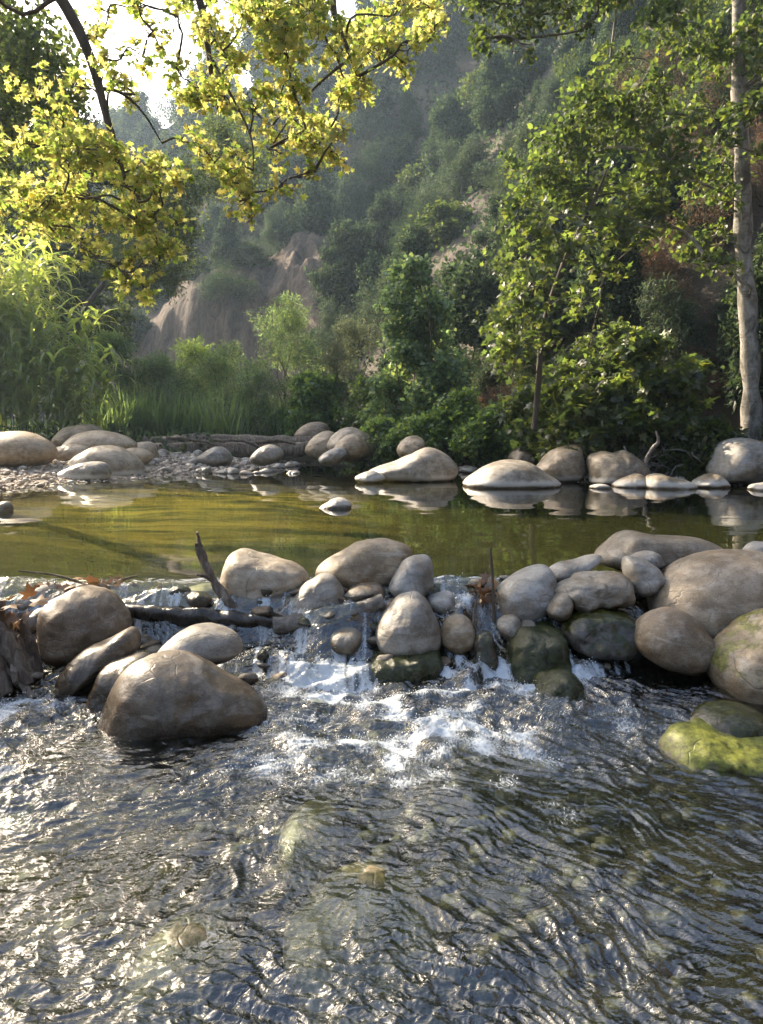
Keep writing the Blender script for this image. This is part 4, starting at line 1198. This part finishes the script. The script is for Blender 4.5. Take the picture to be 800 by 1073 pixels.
RG = 'giant reeds on the left bank'
for k, (px, Y, h, n) in enumerate([(-38, 20.0, 5.0, 15), (-12, 20.2, 5.4, 15), (22, 20.0, 5.0, 16), (52, 19.6, 3.9, 13), (-22, 22.2, 6.0, 16), (12, 22.4, 6.2, 16), (80, 19.4, 2.8, 10)]):
    lab = ['lush giant reed clump at the very left of the bank', 'giant reed clump behind the big sunlit boulder', 'bright arching giant reeds right of the big sunlit boulder', 'shorter giant reeds drooping beside the sunlit bank boulders',
           'tallest giant reeds at the left margin behind the others', 'tall giant reeds rising under the golden leaves', 'lowest reed clump at the right end of the giant reeds'][k]
    q = P(px, 450, Y)
    reed_clump(q[0], Y, h, n, lab, RG, L=1.25, w=.095)

# --- cattails along the back of the bar
CG = 'cattails behind the fallen logs'
for k in range(13):
    px = 105 + k * 17 + rng.uniform(-5, 5)
    Y = 20.6 + rng.uniform(0, 2.2)
    x = P(px, 450, Y)[0]
    z = H1(x, Y)
    c = np.array([x, Y, z])
    root = add('cattail_clump', None, c, label='upright green cattails among others behind the fallen logs', category='cattails', group=CG)
    lg = Geo()
    n = 150
    b = c + np.stack([rng.normal(0, .38, n), rng.normal(0, .3, n), np.full(n, -.05)], -1)
    az = rng.uniform(0, 6.28, n)
    blade_strip(lg, b, np.stack([np.cos(az), np.sin(az), 0 * az], -1), rng.uniform(1.25, 1.55, n), rng.uniform(1.1, 2.5, n), np.full(n, .045), rng.uniform(.1, .9, n))
    add('blades', lg.mesh('blades', MAT['cattail'], False, off=c), parent=root)

# --- shrubs along the far bank: own meshes, a few kinds
def shrub_mesh(leaf, size, tpl, R, Hh, ntw, nlf, n_bl=9, droop=.15, seed=0, tl=.8):
    lg, sg = Geo(), Geo()
    for k in range(n_bl):
        f = (k + .5) / n_bl
        a = k * 2.4 + rng.uniform(-.4, .4)
        d = R * (.70 - .50 * f) * rng.uniform(.4, 1.5)
        c = np.array([d * math.cos(a), d * math.sin(a), Hh * (.16 + .66 * f) * rng.uniform(.88, 1.10)])
        r = R * rng.uniform(.34, .58) * (1.12 - .40 * f)
        limb(sg, [rng.normal(0, .05 * R), rng.normal(0, .05 * R), -.1], c, .02 * R + .006, .006, .1, 8, 5)
        twigs_and_leaves(lg, sg, c, (r, r, r * .8), ntw, nlf, size, tpl, droop, tl, .004)
    return sg, lg

def shrub(name, label, px, py_base, Y, R, Hh, leaf, size, tpl, ntw, nlf, group, n_bl=9, cat='shrub', x=None):
    x = P(px, py_base, Y)[0] if x is None else x
    base = np.array([x, Y, H1(x, Y)])
    sg, lg = shrub_mesh(leaf, size, tpl, R, Hh, ntw, nlf, n_bl)
    root = add(name, None, base, label=label, category=cat, group=group)
    add('stems', sg.mesh('stems', MAT['twig']), parent=root)
    add('foliage', lg.mesh('foliage', MAT[leaf], False), parent=root)
    return root

WG = 'willow shrubs of the far bank'
shrub('willow_shrub', 'grey green willow bush left of centre behind the logs', 232, 440, 24, 1.5, 3.9, 'leaf_willow', .13, T_NARROW, 60, 16, WG)
shrub('willow_shrub', 'pointed pale willow bush rising highest behind the logs', 300, 440, 23, 1.5, 5.4, 'leaf_willow', .13, T_NARROW, 60, 16, WG, 12)
shrub('willow_shrub', 'feathery grey willow bush with bare stems right of the pointed one', 362, 440, 22, 1.4, 4.6, 'leaf_sage', .12, T_NARROW, 56, 16, WG, 11)
shrub('willow_shrub', 'low willow bush over the end of the fallen logs', 262, 448, 21.8, 1.2, 2.6, 'leaf_willow', .12, T_NARROW, 48, 14, WG)
shrub('willow_shrub', 'broad willow bush at the left behind the bank boulders', 165, 440, 24, 1.6, 3.3, 'leaf_willow', .14, T_NARROW, 70, 16, WG, 12)
shrub('willow_shrub', 'tall green willow bush beside the lowest giant reeds', 122, 440, 23, 1.3, 3.9, 'leaf_fresh', .14, T_NARROW, 70, 16, WG, 13)
shrub('willow_shrub', 'round fresh green bush in front of the cliff foot', 205, 440, 26, 1.5, 3.9, 'leaf_fresh', .15, T_NARROW, 70, 16, WG, 12)
shrub('willow_shrub', 'fresh green bush filling the gap right of the pointed willow', 330, 440, 21.5, 1.2, 2.6, 'leaf_fresh', .13, T_ROUND, 64, 15, WG, 11)
shrub('willow_shrub', 'slender tall willow hung with vines at the centre of the far bank', 432, 452, 19, 1.25, 5.6, 'leaf_willow', .13, T_ROUND, 60, 14, WG, 16)
shrub('willow_shrub', 'bluish low bush before the cliff at the left', 128, 432, 30, 1.8, 2.2, 'leaf_willow', .15, T_NARROW, 50, 14, WG)
BG = 'leafy bushes of the far bank'
for k, (px, Y, R, Hh, leaf, lab) in enumerate([
        (400, 17.6, 1.0, 1.5, 'leaf_fresh', 'bright green bush behind the boulder cluster by the logs'),
        (440, 16.8, .95, 1.3, 'leaf_fresh', 'low green bush above the round tan boulder'),
        (478, 16.6, 1.1, 1.7, 'leaf_fresh', 'leafy bush above the long sloping boulder'),
        (515, 16.2, 1.0, 1.4, 'leaf_fresh', 'dense low bush behind the lens shaped boulder'),
        (455, 18.6, 1.2, 2.5, 'leaf_willow', 'taller bush below the vine hung willow'),
        (545, 15.6, .8, 1.1, 'leaf_fresh', 'small yellow green bush at the foot of the leaning sapling'),
        (395, 20.5, 1.3, 2.4, 'leaf_fresh', 'bush filling the bank between willows and leafy bushes')]):
    shrub('leafy_bush', lab, px, 465, Y, R, Hh, leaf, .10, T_ROUND, 46, 14, BG)

# --- right bank: sycamore sapling, bushes with big leaves, pale trunk
RGp = 'trees of the right bank'
tree('sycamore_sapling', 'leaning sycamore sapling with a thin dark stem and yellow green leaves', 'tree',
     [P(560, 450, 14.0), P(565, 395, 14.0), P(570, 340, 14.0), P(592, 272, 14.0), P(622, 212, 14.0), P(636, 178, 14.0)], [.058, .052, .046, .038, .03, .015],
     [PB_(x, y, 14.0 + rng.uniform(-.7, .8), r, .75) for x, y, r in [(545, 275, 30), (560, 300, 34), (530, 330, 26), (585, 255, 30), (560, 355, 30), (610, 320, 24), (535, 380, 28), (590, 395, 30), (620, 240, 34), (640, 280, 22), (655, 240, 34),
      (600, 205, 30), (640, 195, 34), (690, 230, 34), (565, 240, 24), (520, 355, 18), (680, 200, 30)]],
     'leaf_syc', 'bark_dark', .15, T_PALM, 26, 9, RGp, .025, tl=.8, twig_r=.004)
tree('alder_tree', 'tall straight tree with pale trunk near the right edge', 'tree',
     [np.array([P(790, 425, 14.2)[0], 14.2, H1(P(790, 425, 14.2)[0], 14.2) - .15]), P(788, 425, 14.2), P(784, 330, 14.22), P(779, 250, 14.2), P(778, 170, 14.17), P(774, 80, 14.2), P(775, 0, 14.2), P(770, -200, 14.2)], [.24, .18, .16, .148, .14, .125, .11, .05],
     [PB_(x, y, 14.0 + rng.uniform(-1.2, 1.0), r, .65) for x, y, r in [(560, 175, 36), (600, 150, 44), (650, 130, 46), (700, 165, 42), (740, 190, 34), (620, 110, 36), (680, 100, 34), (545, 215, 24), (590, 185, 34), (720, 120, 30), (745, 250, 20),
      (760, 60, 34), (735, 40, 30), (790, 110, 24), (700, 20, 34), (640, -20, 50), (760, -60, 60), (830, -20, 60), (720, -110, 70), (850, 100, 40), (640, 60, 20), (745, 275, 16), (728, 260, 18)]] + [PB_(x, y, 13.5, r, .8) for x, y, r in [(772, 118, 20), (762, 205, 16), (786, 35, 20), (768, 285, 10), (798, 60, 18), (790, 160, 14), (755, 150, 18)]],
     'leaf_mid', 'bark_pale', .115, T_ROUND, 48, 12, RGp, .035, tl=.9, twig_r=.004)
tree('oak_tree', 'dark overhanging oak bough at the top right of centre', 'tree',
     [P(905, 380, 13.0), P(900, 200, 13.0), P(850, -20, 12.6), P(720, -130, 12.0), P(600, -90, 11.6), P(545, -20, 11.5)], [.22, .2, .17, .12, .07, .03],
     [PB_(x, y, 11.6 + rng.uniform(-.7, .8), r, .7) for x, y, r in [(520, 12, 30), (555, 8, 36), (590, 15, 26), (510, 40, 20), (540, 38, 20), (500, -10, 36), (580, -30, 50), (640, -30, 40), (560, 55, 12), (610, 30, 14), (670, -60, 50)]],
     'leaf_dark', 'bark_dark', .085, T_ROUND, 40, 12, RGp, .04, tl=.8)
SG = 'big leaved bushes of the right bank'
for k, (px, Y, R, Hh, leaf, lab) in enumerate([
        (612, 13.7, .8, 1.9, 'leaf_syc', 'big leaved bush above the blocky notched boulder'),
        (660, 13.8, .95, 2.8, 'leaf_syc', 'largest big leaved bush in the middle of the right bank'),
        (704, 13.8, .85, 2.6, 'leaf_syc', 'big leaved bush left of the pale trunk'),
        (742, 13.0, .6, 1.1, 'leaf_dark', 'dark bush in front of the pale trunk'),
        (585, 14.6, .9, 2.2, 'leaf_syc', 'big leaved bush right of the sapling stem'),
        (640, 15.2, 1.0, 3.4, 'leaf_mid', 'shaded bush behind the big leaved bushes'),
        (836, 13.4, .6, 1.5, 'leaf_dark', 'dark bush right of the pale trunk at the edge'),
        (555, 15.6, .9, 2.0, 'leaf_syc', 'big leaved bush left of the sapling stem'),
        (600, 16.8, 1.2, 3.2, 'leaf_mid', 'tall bush filling the slope behind the sapling')]):
    shrub('sycamore_bush' if leaf == 'leaf_syc' else 'leafy_bush', lab, px, 465, Y, R, Hh, leaf, .18 if leaf == 'leaf_syc' else .11, T_PALM if leaf == 'leaf_syc' else T_ROUND, 20 if leaf == 'leaf_syc' else 44, 9 if leaf == 'leaf_syc' else 12, SG)
# grass tuft above the water at the right
x = P(736, 478, 12.9)[0]
c = np.array([x, 12.9, H1(x, 12.9)])
lg = Geo()
n = 260
b = c + np.stack([rng.normal(0, .22, n), rng.normal(0, .16, n), np.full(n, -.03)], -1)
az = rng.uniform(0, 6.28, n)
blade_strip(lg, b, np.stack([np.cos(az), np.sin(az), 0 * az], -1), rng.uniform(.9, 1.5, n), rng.uniform(.35, .75, n), np.full(n, .013), rng.uniform(.8, 2.2, n))
add('sedge_tuft', lg.mesh('sedge_tuft', MAT['leaf_mid'], False, off=c), c, label='dark green sedge tuft left of the big white boulder', category='grass')
# tangle of bare roots and dead twigs on the shaded bank
c = P(700, 485, 12.8)
c[2] = H1(c[0], 12.8)
g = Geo()
for k in range(46):
    a = c + [rng.normal(0, .5), rng.uniform(-.1, .6), rng.uniform(.0, .7)]
    e = a + [rng.normal(-.3, .5), rng.normal(-.25, .25), rng.uniform(-.6, .25)]
    limb(g, a, e, rng.uniform(.008, .02), .004, .1, 8, 5, .2)
add('dead_twigs', g.mesh('dead_twigs', MAT['greylog'], off=c), c, label='tangle of bare grey roots and twigs under the bushes at the right', category='dead twigs', kind='stuff')
# dry hanging brush on the right hand slope
DG = 'dry brush on the right hand slope'
for k, (px, py, Y, R, Hh, lab) in enumerate([(522, 330, 18.5, 1.0, 1.9, 'reddish dry brush left of the leaning sapling'), (505, 290, 19.5, .9, 1.6, 'dry brush higher on the slope left of the sapling'),
        (712, 290, 17.5, .9, 1.6, 'grey dry brush on the bare slope left of the pale trunk'), (755, 215, 18.5, 1.1, 2.0, 'bare twiggy brush behind the pale trunk'), (690, 30, 24, 1.8, 2.6, 'pale dry brush lit at the top of the slope'),
        (800, 180, 18.5, 1.2, 2.0, 'dead brush right of the pale trunk'),
        (735, 330, 16.2, .8, 1.3, 'low dry brush on the bare slope just left of the trunk foot'),
        (690, 240, 18.8, 1.0, 1.8, 'dry brush in the middle of the bare slope'),
        (655, 330, 17.2, .8, 1.5, 'tawny dry brush behind the leaning sapling'),
        (770, 120, 21, 1.4, 2.4, 'grey dry brush high behind the pale trunk'),
        (720, 170, 20.5, 1.2, 2.2, 'dry brush under the crown of the tall pale tree')]):
    q = P(px, py, Y)
    shrub('dry_brush', lab, px, py, Y, R, Hh, 'leaf_dry', .10, T_NARROW, 46, 10, DG)

# --- chaparral on the hillside: individual bushes sharing a few meshes
HG = 'shrubs covering the steep hillside'
kinds = []
for k, (leaf, size, tpl) in enumerate([('leaf_hill', .16, T_ROUND), ('leaf_hill', .18, T_SIMPLE), ('leaf_blue', .16, T_NARROW), ('leaf_dark', .17, T_ROUND), ('leaf_hill', .15, T_NARROW), ('leaf_hill', .15, T_SIMPLE)]):
    sg, lg = shrub_mesh(leaf, size, tpl, (1.7, 1.3, 1.5, 1.9, 1.6, 1.2)[k], (2.7, 3.6, 2.9, 2.4, 1.9, 4.2)[k], 64, 14, (9, 13, 10, 10, 8, 14)[k], tl=(.8, 1.1, 1.0, .8, .9, 1.2)[k])
    kinds.append((sg.mesh('stems', MAT['twig']), lg.mesh('foliage', MAT[leaf], False), ['olive green rounded shrub', 'dense green shrub', 'blue grey willowy shrub', 'dark green shrub', 'low fine leaved shrub', 'green bushy shrub'][k]))
placed = []
r2 = np.random.default_rng(21)
tries = 0
while len(placed) < 285 and tries < 60000:
    tries += 1
    Y = 14 + 76 * r2.uniform() ** 1.5
    u = r2.uniform(-.50, .60)
    x = u * Y
    dr = float(poly_dist(np.array([x]), np.array([Y]), HILL_R)[0])
    if dr < .6:
        continue
    z = H1(x, Y)
    el = (z + 1.5 - CAM_Z) / Y
    if el > .66:
        continue
    cm = float(cliff_mask(np.array([x]), np.array([Y]))[0])
    if cm > .35 and dr < 5.0 and r2.uniform() < .8:
        continue
    # leave the bare brown slope under the right trees
    pxx = CX + u * FOC / math.cos(PITCH)
    if 640 < pxx < 780 and Y < 19 and r2.uniform() < .45:
        continue
    s = (.55 + .012 * Y) * r2.uniform(.55, 1.45)
    if any((x - a) ** 2 + (Y - b) ** 2 < (.85 * (s + c)) ** 2 for a, b, c in placed):
        continue
    placed.append((x, Y, s))
    k = int(r2.integers(len(kinds)))
    sm, fm, nm = kinds[k]
    root = add('hillside_shrub', None, (x, Y, z - .25 * s), rot=(0, 0, r2.uniform(0, 6.28)), scale=(s, s, s * r2.uniform(.8, 1.35)), label=nm + ' among many on the steep hillside', category='shrub', group=HG)
    add('foliage', fm, parent=root)
    if Y < 40:
        add('stems', sm, parent=root)

# low undergrowth filling the banks and the slope between the bushes
lg = Geo()
n = 70000
Yu = 13 + 70 * rng.uniform(0, 1, n) ** 1.7
Xu = rng.uniform(-.60, .66, n) * Yu
ok = ~in_poly(Xu, Yu, WATER_POLY)
dW = np.abs(poly_dist(Xu, Yu, WATER_POLY))
cm = cliff_mask(Xu, Yu)
drr = poly_dist(Xu, Yu, HILL_R)
dens = fbm(Xu * .35, Yu * .35, 3.1, 3)
ok &= (dW > 1.0) & (cm < .3 + .1 * dens) & (dens > -.25)
ok &= ~((Xu < -3) & (Yu < 18.5) & (drr < 0) & (Xu > -9))
pxu = CX + Xu / Yu * FOC
ok &= ~((pxu > 630) & (Yu < 22) & (drr > .8) & (dens < .25))
Xu, Yu = Xu[ok], Yu[ok]
Zu = height(Xu, Yu)
n = len(Xu)
pos = np.stack([Xu, Yu, Zu + rng.uniform(0, 1, n) ** 2 * (.35 + .012 * Yu)], -1)
leaves_into(lg, pos, rng.normal(0, 1, (n, 3)) + [0, -.2, .5], rng.normal(0, .6, (n, 3)) + [0, 0, .9], (.07 + .0042 * Yu) * rng.uniform(.7, 1.4, n), T_ROUND)
add('undergrowth', lg.mesh('undergrowth', MAT['leaf_hill'], False), kind='stuff')

# ------------------------------------------------------------------ light, sky, air
SUN_AZ, SUN_EL = math.radians(-46), math.radians(32)
sd = Vector((math.sin(SUN_AZ) * math.cos(SUN_EL), math.cos(SUN_AZ) * math.cos(SUN_EL), math.sin(SUN_EL)))
sun = bpy.data.lights.new("sun", 'SUN')
sun.energy = 5.0
sun.angle = math.radians(.5)
sun.color = (1.0, .84, .62)
so = bpy.data.objects.new("sun", sun)
COL.objects.link(so)
so.rotation_euler = sd.to_track_quat('Z', 'Y').to_euler()
so.location = (0, 0, 50)

w = bpy.data.worlds.new("World")
scene.world = w
w.use_nodes = True
nt = w.node_tree
bg = nt.nodes['Background']
sky = nt.nodes.new('ShaderNodeTexSky')
sky.sky_type = 'NISHITA'
sky.sun_disc = False
sky.sun_elevation = SUN_EL
sky.sun_rotation = SUN_AZ
sky.dust_density = 5.0
sky.air_density = 1.0
sky.ozone_density = 1.0
nt.links.new(sky.outputs[0], bg.inputs[0])
bg.inputs[1].default_value = .15

HAZE = True
if HAZE:
    import bmesh
    bm = bmesh.new()
    bmesh.ops.create_cube(bm, size=1.0)
    hm = bpy.data.meshes.new('haze')
    bm.to_mesh(hm)
    bm.free()
    m = M('canyon haze')
    pv = m.n('VolumePrincipled', {'Color': (.58, .78, 1.0), 'Density': .0008, 'Anisotropy': .5})
    m.t.links.new(pv.outputs[0], m.out.inputs['Volume'])
    hm.materials.append(m.m)
    ho = add('haze', hm, (0, 140, 34.5), kind='stuff')
    ho.scale = (540, 540, 73)

# ------------------------------------------------------------------ render settings
scene.render.engine = 'CYCLES'
cy = scene.cycles
cy.use_denoising = True
cy.denoiser = 'OPENIMAGEDENOISE'
cy.max_bounces = 8
cy.diffuse_bounces = 3
cy.glossy_bounces = 4
cy.transmission_bounces = 4
cy.transparent_max_bounces = 12
cy.volume_bounces = 0
cy.caustics_reflective = False
cy.caustics_refractive = False
cy.sample_clamp_indirect = 6.0
scene.view_settings.view_transform = 'Standard'
scene.view_settings.look = 'None'
scene.view_settings.gamma = 1.0
scene.view_settings.use_curve_mapping = False
scene.view_settings.exposure = 1.6
